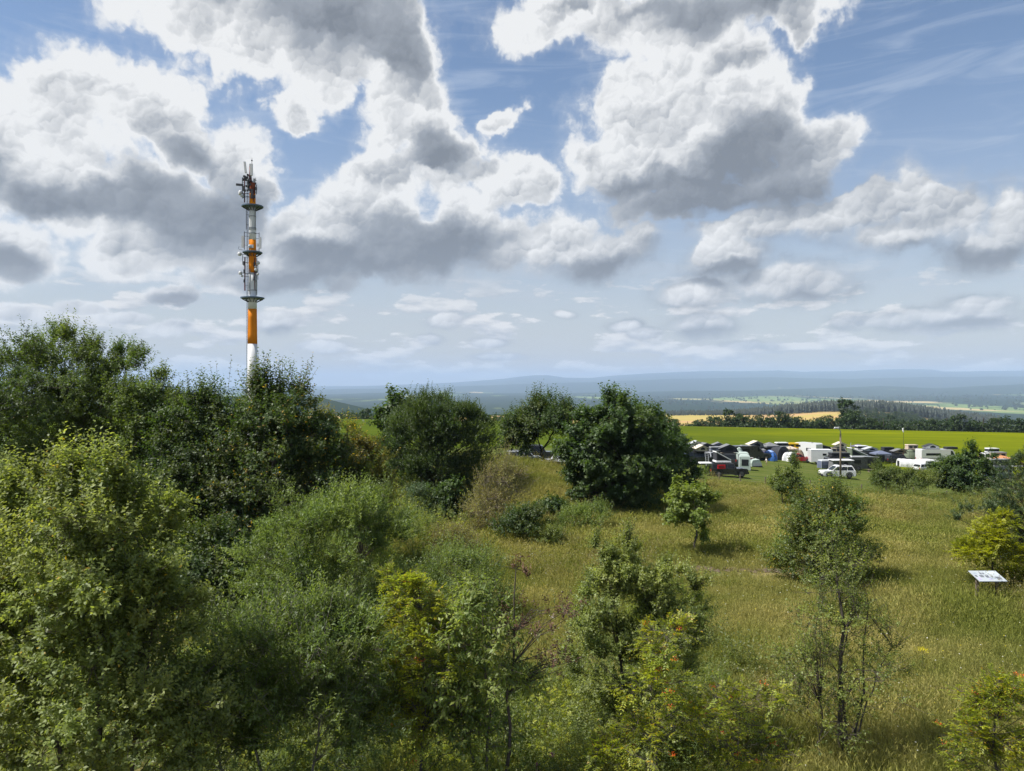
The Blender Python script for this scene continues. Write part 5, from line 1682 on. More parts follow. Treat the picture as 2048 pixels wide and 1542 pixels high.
def dome(label, loc, rz, L=2.2, W=2.0, h=1.4, cloth=F_BLUE, top=None, group='tents on the lawn', window=True, power=2.2):
    t = thing('dome_tent', label, 'tent', loc, rz, group)
    n = 18
    def ring(z):
        k = max(0.0, 1 - (z / h) ** power) ** .55
        return [(L / 2 * k * math.cos(i * 2 * math.pi / n) * (1 + .05 * (i % 3 == 0)), W / 2 * k * math.sin(i * 2 * math.pi / n) * (1 + .05 * (i % 3 == 0)), z) for i in range(n)]
    zs = [0, .2, .45, .62, .78]
    MB().loft([ring(h * z) for z in zs], False).build('canvas', cloth, t, True)
    MB().loft([ring(h * z) for z in (.78, .88, .95, .99)]).build('roof_panel', top or cloth, t, True)
    m = MB()
    for i in range(0, n, 3):
        pts = [ring(h * z)[i] for z in (0, .2, .45, .62, .78, .9, .98)]
        for a, b in zip(pts[:-1], pts[1:]):
            m.tube(a, b, .018, k=4)
    m.build('poles', M_DARKSTEEL, t)
    if window:
        a = [ring(h * z) for z in (.40, .70)]
        q = [n * 3 // 4 - 1, n * 3 // 4 + 2]
        d = lambda p: (p[0] * 1.03, p[1] * 1.03 - .02, p[2])
        MB().quad(d(a[0][q[0]]), d(a[0][q[1]]), d(a[1][q[1]]), d(a[1][q[0]])).build('window', F_MESH, t)
    return t


def tunnel(label, loc, rz, L=3.0, W=2.4, h=1.7, cloth=F_DARK, stripe=F_PALE, group='tents on the lawn', nseg=4):
    t = thing('tunnel_tent', label, 'tent', loc, rz, group)
    def arc(x, k):
        return [(x, -W / 2 * k * math.cos(i * math.pi / 10), h * k * math.sin(i * math.pi / 10) ** .8 + .01) for i in range(11)]
    xs = np.linspace(-L / 2, L / 2, nseg + 1)
    for i in range(nseg):
        k0 = 1 - .16 * i / nseg; k1 = 1 - .16 * (i + 1) / nseg
        MB().loft([arc(xs[i] + .01, k0), arc((xs[i] + xs[i + 1]) / 2, (k0 + k1) / 2 * .975), arc(xs[i + 1] - .01, k1)]).build('canvas_section', stripe if i % 2 == 0 else cloth, t)
    MB().prism([(-L / 2 - .02, .1), (-L / 2 - .005, .1), (-L / 2 - .005, h * .72), (-L / 2 - .02, h * .72)], -W * .22, W * .22).build('door', F_MESH, t)
    return t


def cabin_tent(label, loc, rz, W=1.3, D=1.3, h=2.1, cloth=F_MINT, group='cabin tents', window=True, roof=None):
    t = thing('cabin_tent', label, 'tent', loc, rz, group)
    sec = lambda z, k: [(-W / 2 * k, -D / 2 * k, z), (W / 2 * k, -D / 2 * k, z), (W / 2 * k, D / 2 * k, z), (-W / 2 * k, D / 2 * k, z)]
    MB().loft([sec(0, 1.0), sec(h * .45, 1.03), sec(h * .86, .98)], False).build('canvas', cloth, t)
    MB().loft([sec(h * .86, .985), sec(h * .96, .86), sec(h, .55)]).build('roof', roof or cloth, t)
    m = MB()
    for a in (-1, 1):
        for b in (-1, 1):
            m.tube((a * W * .505, b * D * .505, 0), (a * W * .497, b * D * .497, h * .86), .03, k=5)
    m.build('poles', F_PALE, t)
    if window:
        MB().box((0, -D / 2 * 1.02 - .012, h * .50), (W * .66, .012, h * .42)).build('window', F_MESH, t)
    return t


def canopy(label, loc, rz, L=3.0, W=3.0, h=2.2, rise=.55, cloth=F_DARK, group='awnings', walls=None):
    t = thing('canopy_tent', label, 'canopy', loc, rz, group)
    b = [(-L / 2, -W / 2, h - rise), (L / 2, -W / 2, h - rise), (L / 2, W / 2, h - rise), (-L / 2, W / 2, h - rise)]
    m = [(x * .08, y * .08, h) for x, y, _ in b]
    MB().loft([[(x, y, z - .22) for x, y, z in b], b, m]).build('roof', cloth, t)
    for x, y, z in b:
        MB().tube((x * .97, y * .97, 0), (x * .97, y * .97, z - .2), .03, k=5).build('leg', M_DARKSTEEL, t)
    if walls:
        MB().quad((-L * .48, W * .48, .02), (L * .48, W * .48, .02), (L * .48, W * .48, h - rise - .2), (-L * .48, W * .48, h - rise - .2)).build('side_wall', walls, t)
    return t


def camper(name, label, category, loc, rz, L=5.6, W=2.1, H=2.6, prof=None, paint=P_WHITE, windows=((-.3, .62, .22, .2),), stripe=None, group='camper vans', skylight=True, r=.35, cab=True):
    """van or motorhome: side outline in fractions of length and height"""
    t = thing(name, label, category, loc, rz, group)
    prof = prof or [(-.5, .12), (-.5, .97), (-.47, 1.0), (.30, 1.0), (.36, .96), (.44, .55), (.49, .46), (.5, .30), (.5, .14)]
    MB().prism([(x * L, z * H) for x, z in prof], -W / 2, W / 2).build('body', paint, t)
    for s in (-1, 1):
        for x, z, w, h in windows:
            MB().box((x * L, s * (W / 2 + .006), z * H), (w * L, .014, h * H)).build('window', M_GLASS, t)
        if cab:
            MB().prism([(.30 * L, .60 * H), (.405 * L, .60 * H), (.345 * L, .90 * H), (.30 * L, .90 * H)], s * (W / 2 + .006) - .007, s * (W / 2 + .006) + .007).build('window', M_GLASS, t)
            MB().box((.49 * L, s * (W / 2 - .25), .37 * H), (.12, .28, .18)).build('headlight', M_LAMP, t)
        MB().box((-.5 * L, s * (W / 2 - .15), .35 * H), (.05, .14, .35)).build('tail_light', M_TAIL, t)
        for x in (-.28, .33):
            wheel(t, x * L, s * (W / 2 - .10), r)
    if stripe:
        for s in (-1, 1):
            MB().box((-.05 * L, s * (W / 2 + .004), .40 * H), (.86 * L, .008, .07 * H)).build('stripe', stripe, t)
    if skylight:
        MB().box((-.15 * L, 0, H + .05), (.7, .6, .10), top=(.8, .8)).build('roof_hatch', S_GREY, t)
    return t


R_CARS = random.Random(12)


def rig(px, py, H, label_car, label_tent, kind, paint_, rz=0.0, L=4.5, group='vehicles with roof tents', **kw):
    """an off-roader with a roof tent whose highest point is seen at (px, py)"""
    hc = kw.pop('hc', 1.78)
    loc = by_top(px, py, H)
    vehicle('off_roader', label_car, 'car', loc, rz, L=L, H=hc, paint=paint_, group=group, boxy=R_CARS.random() < .5, r=.38)
    top = (loc[0], loc[1], loc[2] + hc + .08)
    h = H - hc - .08
    if kind == 'wedge':
        wedge_tent(label_tent, top, rz, h=h - .30, **kw)
    elif kind == 'box':
        box_tent(label_tent, top, rz, h=h - .30, **kw)
    else:
        gable_tent(label_tent, top, rz, h=h - .06, **kw)
    return loc


def build_camp():
    # ---- nearest row
    loc = on_ground(1454, 953)
    vehicle('off_roader', 'black boxy off-roader with a red box on its rear side, parked nearest on the lawn', 'car', loc, 0.06, L=4.35, W=1.9, H=1.66, hood=1.35, belt=.60, hoodh=.60, rake=(.08, .30), paint=P_BLACK, r=.44, panes=3, spare=True, boxy=True, group='vehicles with roof tents')
    t = thing('storage_box', 'red box mounted high on the rear side of the black off-roader', 'box', offset(loc, .06, -1.0, -.98, 1.02), .06)
    MB().box((0, 0, .23), (.92, .12, .46), top=(.96, .9)).build('case', M_RED, t)
    MB().box((0, -.075, .23), (.60, .02, .10)).build('handle_recess', S_BLACK, t)
    wedge_tent('silver wedge roof tent with dark sides, open towards the back of the black off-roader', offset(loc, .06, -.62, 0, 1.72), .06, L=1.75, W=1.35, h=.95, shell=S_WHITE, cloth=F_DARK)
    t = thing('awning', 'thin white awning board sticking out behind the black off-roader', 'awning', offset(loc, .06, -2.35, .1, 1.55), .06)
    MB().box((0, 0, .06), (1.9, 1.2, .10), top=(.98, .96)).build('awning_panel', F_WHITE, t)
    MB().tube((-.8, -.5, 0), (-.8, -.5, -1.55), .02, k=5).build('leg', M_ALU, t)
    loc = on_ground(1674, 955)
    vehicle('off_roader', 'white compact off-roader facing left beside the lamp post', 'car', loc, math.pi - .05, L=4.25, W=1.82, H=1.66, hood=1.15, rake=(.35, .75), paint=P_WHITE, r=.36, panes=3, group='cars parked on the lawn')
    # ---- dark van with raised roof, sliding door open
    loc = on_ground(1727, 940)
    s = loc[1] / F
    t = camper('camper_van', 'dark grey camper van with its sliding door open and pop-top raised', 'van', loc, 0.05, L=62 * s, W=2.0, H=27 * s, paint=P_GREY, windows=((-.30, .66, .26, .26), (-.02, .66, .0001, .0001)), skylight=False, r=.36)
    L, H = 62 * s, 27 * s
    MB().box((.12 * L, -1.005, .50 * H), (.20 * L, .03, .70 * H)).build('door_opening', S_BLACK, t)
    MB().box((-.09 * L, -1.045, .52 * H), (.21 * L, .05, .74 * H)).build('sliding_door', P_GREY, t)
    MB().tube((-.10 * L, -1.0, H + .05), (.40 * L, -1.0, H - .02), .06, k=6).build('awning_case', S_GREY, t)
    wedge_tent('white pop-top on the dark camper van, its slope falling to the right', offset(loc, .05, -.20 * L, 0, H), .05, L=34 * s, W=1.5, h=14.5 * s, shell=S_WHITE, cloth=F_OLIVE)
    loc2 = on_ground(1748, 945)
    t = thing('camping_table', 'low wooden camping table beside the open van door', 'table', loc2, 0)
    MB().box((0, 0, .46), (1.9, .6, .04)).build('table_top', M_WOOD, t)
    for x in (-.8, .8):
        MB().box((x, 0, .22), (.06, .5, .44)).build('leg', M_WOOD, t)
    loc2 = on_ground(1713, 950)
    t = thing('bicycle', 'dark bicycle leaning behind the white off-roader', 'bicycle', loc2, .4)
    for x in (-.52, .52):
        m = MB(); m.loft([[(x + rr * math.cos(i * .5236), y, .34 + rr * math.sin(i * .5236)) for i in range(12)] for rr, y in ((.34, -.02), (.34, .02), (.29, .02), (.29, -.02), (.34, -.02))], False)
        m.build('wheel', M_BLACK, t)
    MB().tube((-.52, 0, .34), (-.15, 0, .80), .025, k=5).tube((-.15, 0, .80), (.38, 0, .82), .025, k=5).tube((.38, 0, .82), (.52, 0, .34), .025, k=5).tube((-.15, 0, .80), (-.02, 0, .32), .025, k=5).tube((-.02, 0, .32), (.38, 0, .80), .025, k=5).tube((-.52, 0, .34), (-.02, 0, .32), .02, k=5).build('frame', M_DARKSTEEL, t)
    MB().tube((.36, -.28, .98), (.36, .28, .98), .018, k=5).tube((.38, 0, .82), (.36, 0, .98), .018, k=5).build('handlebar', M_DARKSTEEL, t)
    MB().box((-.18, 0, .90), (.26, .14, .06)).build('saddle', M_BLACK, t)
    # ---- vehicle with awning left of the van
    loc = on_ground(1678, 938)
    s = loc[1] / F
    vehicle('off_roader', 'dark grey off-roader behind the white one, wearing a black hard shell and awning', 'car', loc, 0.0, L=4.3, H=1.8, paint=P_GREY, boxy=True, r=.38, group='vehicles with roof tents')
    t = thing('awning_tent', 'grey awning room with two arched windows beside the lamp post', 'tent', on_ground(1680, 941), 0)
    MB().box((0, 0, .78), (38 * s, 1.6, 1.54), top=(.94, .8)).build('canvas', F_GREY, t)
    for x in (-.25, .55):
        MB().prism([(x - .28, .7), (x + .28, .7), (x + .28, 1.15), (x + .15, 1.32), (x - .15, 1.32), (x - .28, 1.15)], -.86, -.70).build('window', F_MESH, t)
    MB().box((0, -.3, 1.62), (40 * s, 2.0, .09)).build('roof_edge', F_WHITE, t)
    box_tent('black hard shell roof tent behind the lamp post', offset(loc, 0, 0, 0, 1.88), 0, L=38 * s, W=1.4, h=.34, shell=S_BLACK, cloth=F_DARK)
    # ---- white box trailer and small cabin tent
    loc = on_ground(1640, 929)
    s = loc[1] / F
    t = thing('box_trailer', 'large white box trailer with one small dark window', 'trailer', loc, -.12)
    L, H = 41 * s, 29.5 * s
    MB().box((0, 0, .45 + (H - .45) / 2), (L, 2.1, H - .45)).build('body', P_WHITE, t)
    MB().box((0, 0, H + .03), (L * 1.01, 2.14, .06)).build('roof', S_WHITE, t)
    MB().box((.12 * L, -1.06, .72 * H), (.17 * L, .03, .12 * H)).build('window', M_GLASS, t)
    MB().box((-.33 * L, -1.06, .22 * H), (.12 * L, .03, .05 * H)).build('vent', S_GREY, t)
    for x in (-.06, .14):
        for q in (-1, 1):
            wheel(t, x * L, q * .98, .33)
    MB().tube((-L / 2, 0, .5), (-L / 2 - 1.1, 0, .5), .06, k=5).build('drawbar', M_DARKSTEEL, t)
    cabin_tent('small blue-grey cabin tent in front of the white box trailer', on_ground(1650, 937), .1, W=22 * s, D=1.3, h=17 * s, cloth=F_BLUEGREY, roof=F_PALE, window=False)
    # ---- tall pale green cabin tents
    loc = on_ground(1489, 939)
    s = loc[1] / F
    cabin_tent('tall grey-green cabin tent with a big dark mesh window, nearer of the two', loc, -.22, W=20 * s, D=1.5, h=30 * s, cloth=F_MINT)
    loc = on_ground(1486, 930)
    cabin_tent('second grey-green cabin tent whose roof shows above the nearer one', loc, -.22, W=22 * s, D=1.5, h=28 * s, cloth=F_MINT, window=False)
    t = thing('wind_shelter', 'low grey-green tent open towards the blue dome tent', 'tent', on_ground(1510, 933), .1)
    MB().prism([(-.75, 0), (-.80, .5), (-.62, .95), (.35, 1.05), (.6, .6), (.75, 0)], -.7, .7).build('canvas', F_MINT, t)
    MB().box((.1, -.71, .32), (1.1, .02, .5)).build('window', F_PALE, t)
    MB().box((0, -.75, .08), (1.5, .10, .14)).build('ground_sheet', F_DARK, t)
    t = thing('cool_box', 'small red cool box between the cabin tents and the blue dome tent', 'box', on_ground(1502, 921), .2)
    MB().box((0, 0, .2), (.62, .42, .36), top=(1.04, 1.04)).build('tub', M_RED, t)
    MB().box((0, 0, .42), (.68, .46, .07)).build('lid', F_WHITE, t)
    t = thing('low_tent', 'low dark wedge shaped tent with a white sloping roof behind the awning board', 'tent', on_ground(1417, 925), 0)
    MB().prism([(-.95, .02), (.95, .02), (.95, .95), (.75, 1.0)], -.8, .8).build('canvas', F_DARK, t)
    MB().prism([(-1.0, .06), (.80, 1.06), (.80, 1.12), (-1.02, .13)], -.85, .85).build('roof', F_WHITE, t)
    # ---- beige trailer tent
    loc = on_ground(1455, 929)
    s = loc[1] / F
    t = thing('trailer_tent', 'beige tarpaulin trailer tent behind the black off-roader', 'tent', loc, .05)
    MB().prism([(-14 * s, 24 * s), (14 * s, 24 * s), (14 * s, 22.5 * s), (-14 * s, 22.5 * s)], -1.3, 1.2).build('awning', F_CREAM, t)
    MB().prism([(-6 * s, 0), (15 * s, 0), (13 * s, 22 * s), (-8 * s, 22 * s)], -.9, 1.1).build('canvas', F_BEIGE, t)
    MB().box((2 * s, -.92, 12 * s), (9 * s, .03, 14 * s)).build('door', F_DARK, t)
    # ---- blue dome, grey dome and neighbours
    loc = on_ground(1539, 921)
    s = loc[1] / F
    YB = loc[1]
    dome('bright blue dome tent with a dark window, middle of the front lawn', loc, 0, L=30 * s, W=2.4, h=21 * s, cloth=F_BLUE, top=F_LBLUE, power=2.6)
    dome('small silver-grey tent tucked against the left of the blue dome tent', on_ground(1518, 918), 0, L=14 * s, W=1.4, h=11.5 * s, cloth=F_PALE, top=F_WHITE)
    loc = on_ground(1575, 922)
    tunnel('white and grey striped tunnel tent between the blue dome and the red car', loc, R(115), L=2.6, W=24 * s, h=20 * s, cloth=F_PALE, stripe=F_WHITE, nseg=4)
    loc = on_ground(1598, 924)
    s = loc[1] / F
    vehicle('estate_car', 'dark red car parked side on left of the white box trailer', 'car', loc, -.04, L=44 * s, W=1.8, H=18.0 * s, hood=1.1, rake=(.35, .75), paint=P_RED, r=.32, panes=3, flares=False, group='cars parked on the lawn')
    loc, hh = top_at(1557, 891, YB + 4.5)
    s = loc[1] / F
    tunnel('dark grey tunnel tent with a pale front hoop behind the blue dome tent', loc, R(100), L=3.4, W=28 * s, h=hh, cloth=F_DARK, stripe=F_DARK, nseg=3)
    dome('brown dome tent rising behind the bonnet of the red car', *top_at(1600, 899, YB + 8)[:1], 0, L=17 * s, W=2, h=top_at(1600, 899, YB + 8)[1], cloth=F_BROWN, window=False)
    # ---- left group
    rig(1392, 881, 2.9, 'dark off-roader at the left end of the camp beside the big round tree', 'cream gabled roof tent at the left end of the camp', 'gable', P_GREY, cloth=F_CREAM, fly=F_PALE, rz=0, hc=1.75)
    loc = by_top(1399, 889, 2.65)
    vehicle('off_roader', 'black off-roader under the beige box tent with ladder', 'car', loc, 0, L=4.3, H=1.75, paint=P_BLACK, group='vehicles with roof tents')
    gable_tent('beige roof tent with a silver ladder leaning to the lawn', (loc[0], loc[1] - .9, loc[2] + 1.83), 0, L=1.45, W=1.9, h=.82, cloth=F_BEIGE, fly=F_CREAM, ladder=1)
    rig(1409, 885, 2.8, 'grey off-roader third from the left in the back row', 'dark grey roof tent beside the cream gabled one', 'gable', P_GREY, cloth=F_DARK, fly=F_GREY, rz=.2, L=4.2)
    rig(1437, 884, 2.95, 'silver off-roader in the back row left', 'blue-grey soft roof tent with a light ridge', 'gable', P_SILVER, cloth=F_BLUEGREY, fly=F_GREY, rz=-.1, L=4.4)
    loc = by_top(1456, 888, 2.95)
    vehicle('off_roader', 'dark off-roader beneath the widest dark gabled roof tent', 'car', loc, R(80), L=4.4, H=1.8, paint=P_BLACK, group='vehicles with roof tents')
    gable_tent('widest dark gabled roof tent, black inside with a grey fly sheet', (loc[0], loc[1], loc[2] + 1.85), 0, L=2.5, W=1.6, h=1.05, cloth=F_DARK, fly=F_GREY)
    loc = by_top(1425, 894, 2.35)
    s = loc[1] / F
    vehicle('off_roader', 'silver-blue car with a rolled blue awning, left of the beige trailer tent', 'car', loc, R(-70), L=4.4, W=2.0, H=1.75, paint=P_SILVER, group='vehicles with roof tents')
    box_tent('low blue-grey roof tent on the silver-blue car', (loc[0] + .5, loc[1], loc[2] + 1.83), 0, L=27 * s, W=1.4, h=.28, shell=S_GREY, cloth=F_BLUEGREY)
    loc = by_top(1493, 891, 2.2)
    camper('van', 'black van with a pale roof edge behind the grey-green cabin tents', 'van', loc, R(12), L=4.6, W=1.9, H=2.2, paint=P_BLACK, windows=((-.2, .7, .4, .2),))
    dome('pale mint green dome tent left of the black van', by_top(1478, 894, 2.0), 0, L=1.5, W=1.8, h=2.0, cloth=F_MINT, window=False)
    rig(1511, 881, 3.0, 'grey off-roader under the highest grey and cream roof tent', 'cream half-dome roof tent with a tall grey box in its middle', 'gable', P_GREY, cloth=F_GREY, fly=F_CREAM, rz=.1, L=4.4)
    loc, hh = top_at(1514, 894, YB + 5)
    dome('dark purple-grey tent left of the blue dome tent', loc, 0, L=2.4, W=2.2, h=hh, cloth=F_PURPLE, window=False)
    loc, hh = top_at(1526, 897, YB + 4)
    dome('purple-grey dome tent directly behind the small silver-grey tent', loc, 0, L=2.0, W=2.0, h=hh, cloth=F_PURPLE, top=F_GREY, window=False)
    loc, hh = top_at(1539, 884.5, YB + 7)
    canopy('grey pointed canopy behind the blue dome tent', loc, .2, L=2.4, W=2.4, h=hh, cloth=F_GREY, walls=F_DARK)
    rig(1563, 884.5, 2.55, 'dark car under the flat white roof tent', 'flat white roof tent behind the dark tunnel tent', 'box', P_BLACK, shell=S_WHITE, cloth=F_DARK, L=4.3, hc=1.7)
    rig(1587, 886, 2.6, 'dark car under the yellow roof tent', 'bright yellow roof tent in the back row', 'box', P_GREY, shell=F_YELLOW, cloth=F_YELLOW, L=4.2, hc=1.6)
    loc, hh = top_at(1581, 892.5, YB + 5)
    canopy('brownish awning with a pale edge below the yellow roof tent', loc, 0, L=2.0, W=2.0, h=hh, rise=.35, cloth=F_PINK)
    # ---- middle back
    loc, hh = top_at(1614, 885, YB + 12)
    camper('motorhome', 'white motorhome with an overhanging cab left of the dark gable roof tent', 'motorhome', loc, R(125), L=4.8, W=2.0, H=hh, paint=P_WHITE,
           prof=[(-.5, .13), (-.5, .94), (-.46, 1.0), (.30, 1.0), (.47, .90), (.47, .68), (.38, .64), (.45, .42), (.5, .38), (.5, .14)], windows=((-.2, .62, .2, .18), (.2, .8, .14, .12)), cab=False)
    loc = by_top(1641, 889, 2.75)
    s = loc[1] / F
    vehicle('off_roader', 'dark pickup hidden behind the white box trailer', 'car', loc, 0, L=4.8, H=1.75, paint=P_GREY, group='vehicles with roof tents')
    gable_tent('long dark roof tent above the white box trailer', (loc[0], loc[1], loc[2] + 1.82), 0, L=40 * s, W=1.6, h=.88, cloth=F_DARK, fly=F_BLUEGREY)
    loc = by_top(1680, 883, 3.0)
    s = loc[1] / F
    vehicle('off_roader', 'sand coloured off-roader under the cream gable behind the lamp post', 'car', loc, 0, L=4.4, H=1.8, paint=P_SAND, group='vehicles with roof tents')
    gable_tent('cream gabled roof tent seen behind the lamp post', (loc[0], loc[1], loc[2] + 1.85), 0, L=2.1, W=1.6, h=1.05, cloth=F_CREAM, fly=F_CREAM)
    dome('pale green dome tent just right of the lamp post', by_top(1684, 890, 2.2), 0, L=2.1, W=2.0, h=2.2, cloth=F_MINT, top=F_PALE, window=False)
    t = thing('feather_flag', 'small pale blue feather flag left of the white pop-top', 'flag', by_top(1702, 884, 3.1), 0)
    MB().tube((0, 0, 0), (0, 0, 3.0), .02, k=5).build('pole', M_ALU, t)
    MB().prism([(0, 1.9), (-.26, 1.75), (-.20, 2.4), (0, 3.05)], -.008, .008).build('cloth', F_PALE, t)
    # ---- right group
    canopy('low purple canopy in the back row right of the feather flag', by_top(1717, 888, 2.4), 0, L=2.1, W=2.2, h=2.4, rise=.4, cloth=F_PURPLE)
    rig(1723, 891, 2.6, 'white car behind the slope of the white pop-top', 'white flat roof tent over a light car behind the pop-top van', 'box', P_WHITE, shell=S_WHITE, cloth=F_DARK, L=4.3)
    rig(1741, 893, 2.75, 'grey off-roader behind the dark van', 'pale grey roof tent right of the white pop-top', 'gable', P_GREY, cloth=F_PALE, fly=F_PALE, L=4.3)
    canopy('wide grey-blue canopy with a dark shaded inside above the fence bush', by_top(1761, 901, 2.3), 0, L=2.9, W=2.6, h=2.3, rise=.5, cloth=F_BLUEGREY, walls=F_DARK)
    rig(1775, 894, 2.5, 'black off-roader in the back row right of the canopy', 'black hard shell roof tent with slim open sides', 'box', P_BLACK, shell=S_BLACK, cloth=F_DARK, L=4.4, hc=1.75)
    rig(1798, 897, 2.75, 'grey off-roader under the brown-grey roof tent', 'brown-grey roof tent between the canopy and the green tent', 'gable', P_GREY, cloth=F_BROWN, fly=F_GREY, L=4.2)
    loc = on_ground(1793, 926)
    vehicle('estate_car', 'dark estate car half hidden by the fence bush', 'car', loc, .1, L=4.5, H=1.6, rake=(.4, .7), paint=P_BLACK, flares=False, group='cars parked on the lawn')
    rig(1823, 889, 2.8, 'olive off-roader beneath the pink-beige roof tent', 'pink-beige rounded roof tent right of the flag pole', 'box', P_GREEN, shell=F_PINK, cloth=F_PINK, L=4.2)
    dome('olive green tent below the pink-beige roof tent', by_top(1820, 899, 2.1), 0, L=2.7, W=2.2, h=2.1, cloth=F_OLIVE, window=False)
    loc = by_top(1873, 898, 2.7)
    s = loc[1] / F
    camper('camper_van', 'long white camper van with a dark side window, largest on the right', 'van', loc, .04, L=74 * s, W=2.1, H=2.7, paint=P_WHITE, windows=((-.18, .66, .40, .16),), stripe=S_GREY)
    t = gable_tent('black and white triangular roof tent on the long white camper van', (loc[0] - 11 * s, loc[1], loc[2] + 2.72), 0, L=28 * s, W=1.4, h=10 * s, cloth=F_WHITE, fly=F_DARK)
    box_tent('dark flat roof tent on the right end of the long white camper van', (loc[0] + 28 * s, loc[1], loc[2] + 2.72), 0, L=22 * s, W=1.3, h=.10, shell=S_BLACK, cloth=F_DARK)
    loc = on_ground(1820, 934)
    s = loc[1] / F
    tunnel('long white tunnel tent in front of the long white camper van', loc, R(-8), L=44 * s, W=2.2, h=17 * s, cloth=F_WHITE, stripe=F_WHITE, nseg=4)
    loc = on_ground(1853, 935)
    cabin_tent('white porch tent with grey striped side right of the long white tent', loc, .2, W=20 * s, D=1.8, h=17 * s, cloth=F_WHITE, window=True)
    loc = on_ground(1850, 944)
    vehicle('hatchback', 'small white car mostly hidden behind the fence bushes', 'car', loc, .3, L=3.8, W=1.7, H=1.5, hood=.9, rake=(.3, .7), paint=P_WHITE, r=.31, flares=False, rails=False, group='cars parked on the lawn')
    loc = on_ground(1997, 957)
    s = loc[1] / F
    camper('minibus', 'grey-blue minibus with a dark roof tent at the right end of the camp', 'van', loc, 0, L=46 * s, W=1.9, H=24 * s, paint=P_BLUE, windows=((-.33, .72, .14, .24), (-.12, .72, .22, .24), (.12, .72, .2, .24)), skylight=False)
    box_tent('dark grey roof tent on the grey-blue minibus', offset(loc, 0, .2, 0, 24 * s + .05), 0, L=33 * s, W=1.4, h=11 * s, shell=S_GREY, cloth=F_DARK)
    loc = by_top(1996, 904, 2.8)
    vehicle('off_roader', 'sand off-roader behind the grey-blue minibus', 'car', loc, 0, L=4.4, H=1.8, paint=P_SAND, group='vehicles with roof tents')
    s = loc[1] / F
    box_tent('beige roof tent above the orange awning at the right end', (loc[0], loc[1], loc[2] + 1.86), 0, L=27 * s, W=1.4, h=.66, shell=S_GREY, cloth=F_BEIGE)
    canopy('faded orange awning behind the minibus', by_top(2003, 911, 2.3), 0, L=2.7, W=2.4, h=2.3, rise=.45, cloth=F_ORANGE)
    rig(1984, 896, 2.7, 'white car behind the tallest fence bush', 'small white roof tent right of the tallest fence bush', 'box', P_WHITE, shell=S_WHITE, cloth=F_DARK, L=4.0)
    t = thing('awning', 'white awning at the right picture edge beside the minibus', 'awning', on_ground(2032, 950), 0)
    MB().box((0, 0, 1.5), (2.3, 1.6, .07)).build('awning_panel', F_WHITE, t)
    for x in (-1.05, 1.05):
        MB().tube((x, -.7, 0), (x, -.7, 1.48), .025, k=5).build('leg', M_ALU, t)
    # ---- vehicles seen under the sparse tree left of the big round one
    loc = on_ground(1092, 931)
    loc = ((1092 - 1024) / F * 84, 84, gz(4, 84))
    vehicle('off_roader', 'white pickup with dark windows seen beneath the sparse olive tree', 'car', loc, R(185), L=4.8, H=1.75, paint=P_WHITE, group='cars behind the grassy bank')
    loc = ((1125 - 1024) / F * 92, 92, gz(6, 92))
    vehicle('off_roader', 'light van-like car half hidden by the big round tree and the sparse tree', 'car', loc, R(200), L=4.6, H=1.9, paint=P_WHITE, group='cars behind the grassy bank')
    loc = ((1048 - 1024) / F * 96, 96, gz(2, 96))
    vehicle('off_roader', 'silver car seen through the left twigs of the sparse olive tree', 'car', loc, R(10), L=4.6, H=1.8, paint=P_SILVER, group='cars behind the grassy bank')
    loc = ((1075 - 1024) / F * 102, 102, gz(3, 102))
    vehicle('off_roader', 'black car beyond the white pickup under the sparse olive tree', 'car', loc, R(0), L=4.6, H=2.0, paint=P_BLACK, group='cars behind the grassy bank')


build_camp()

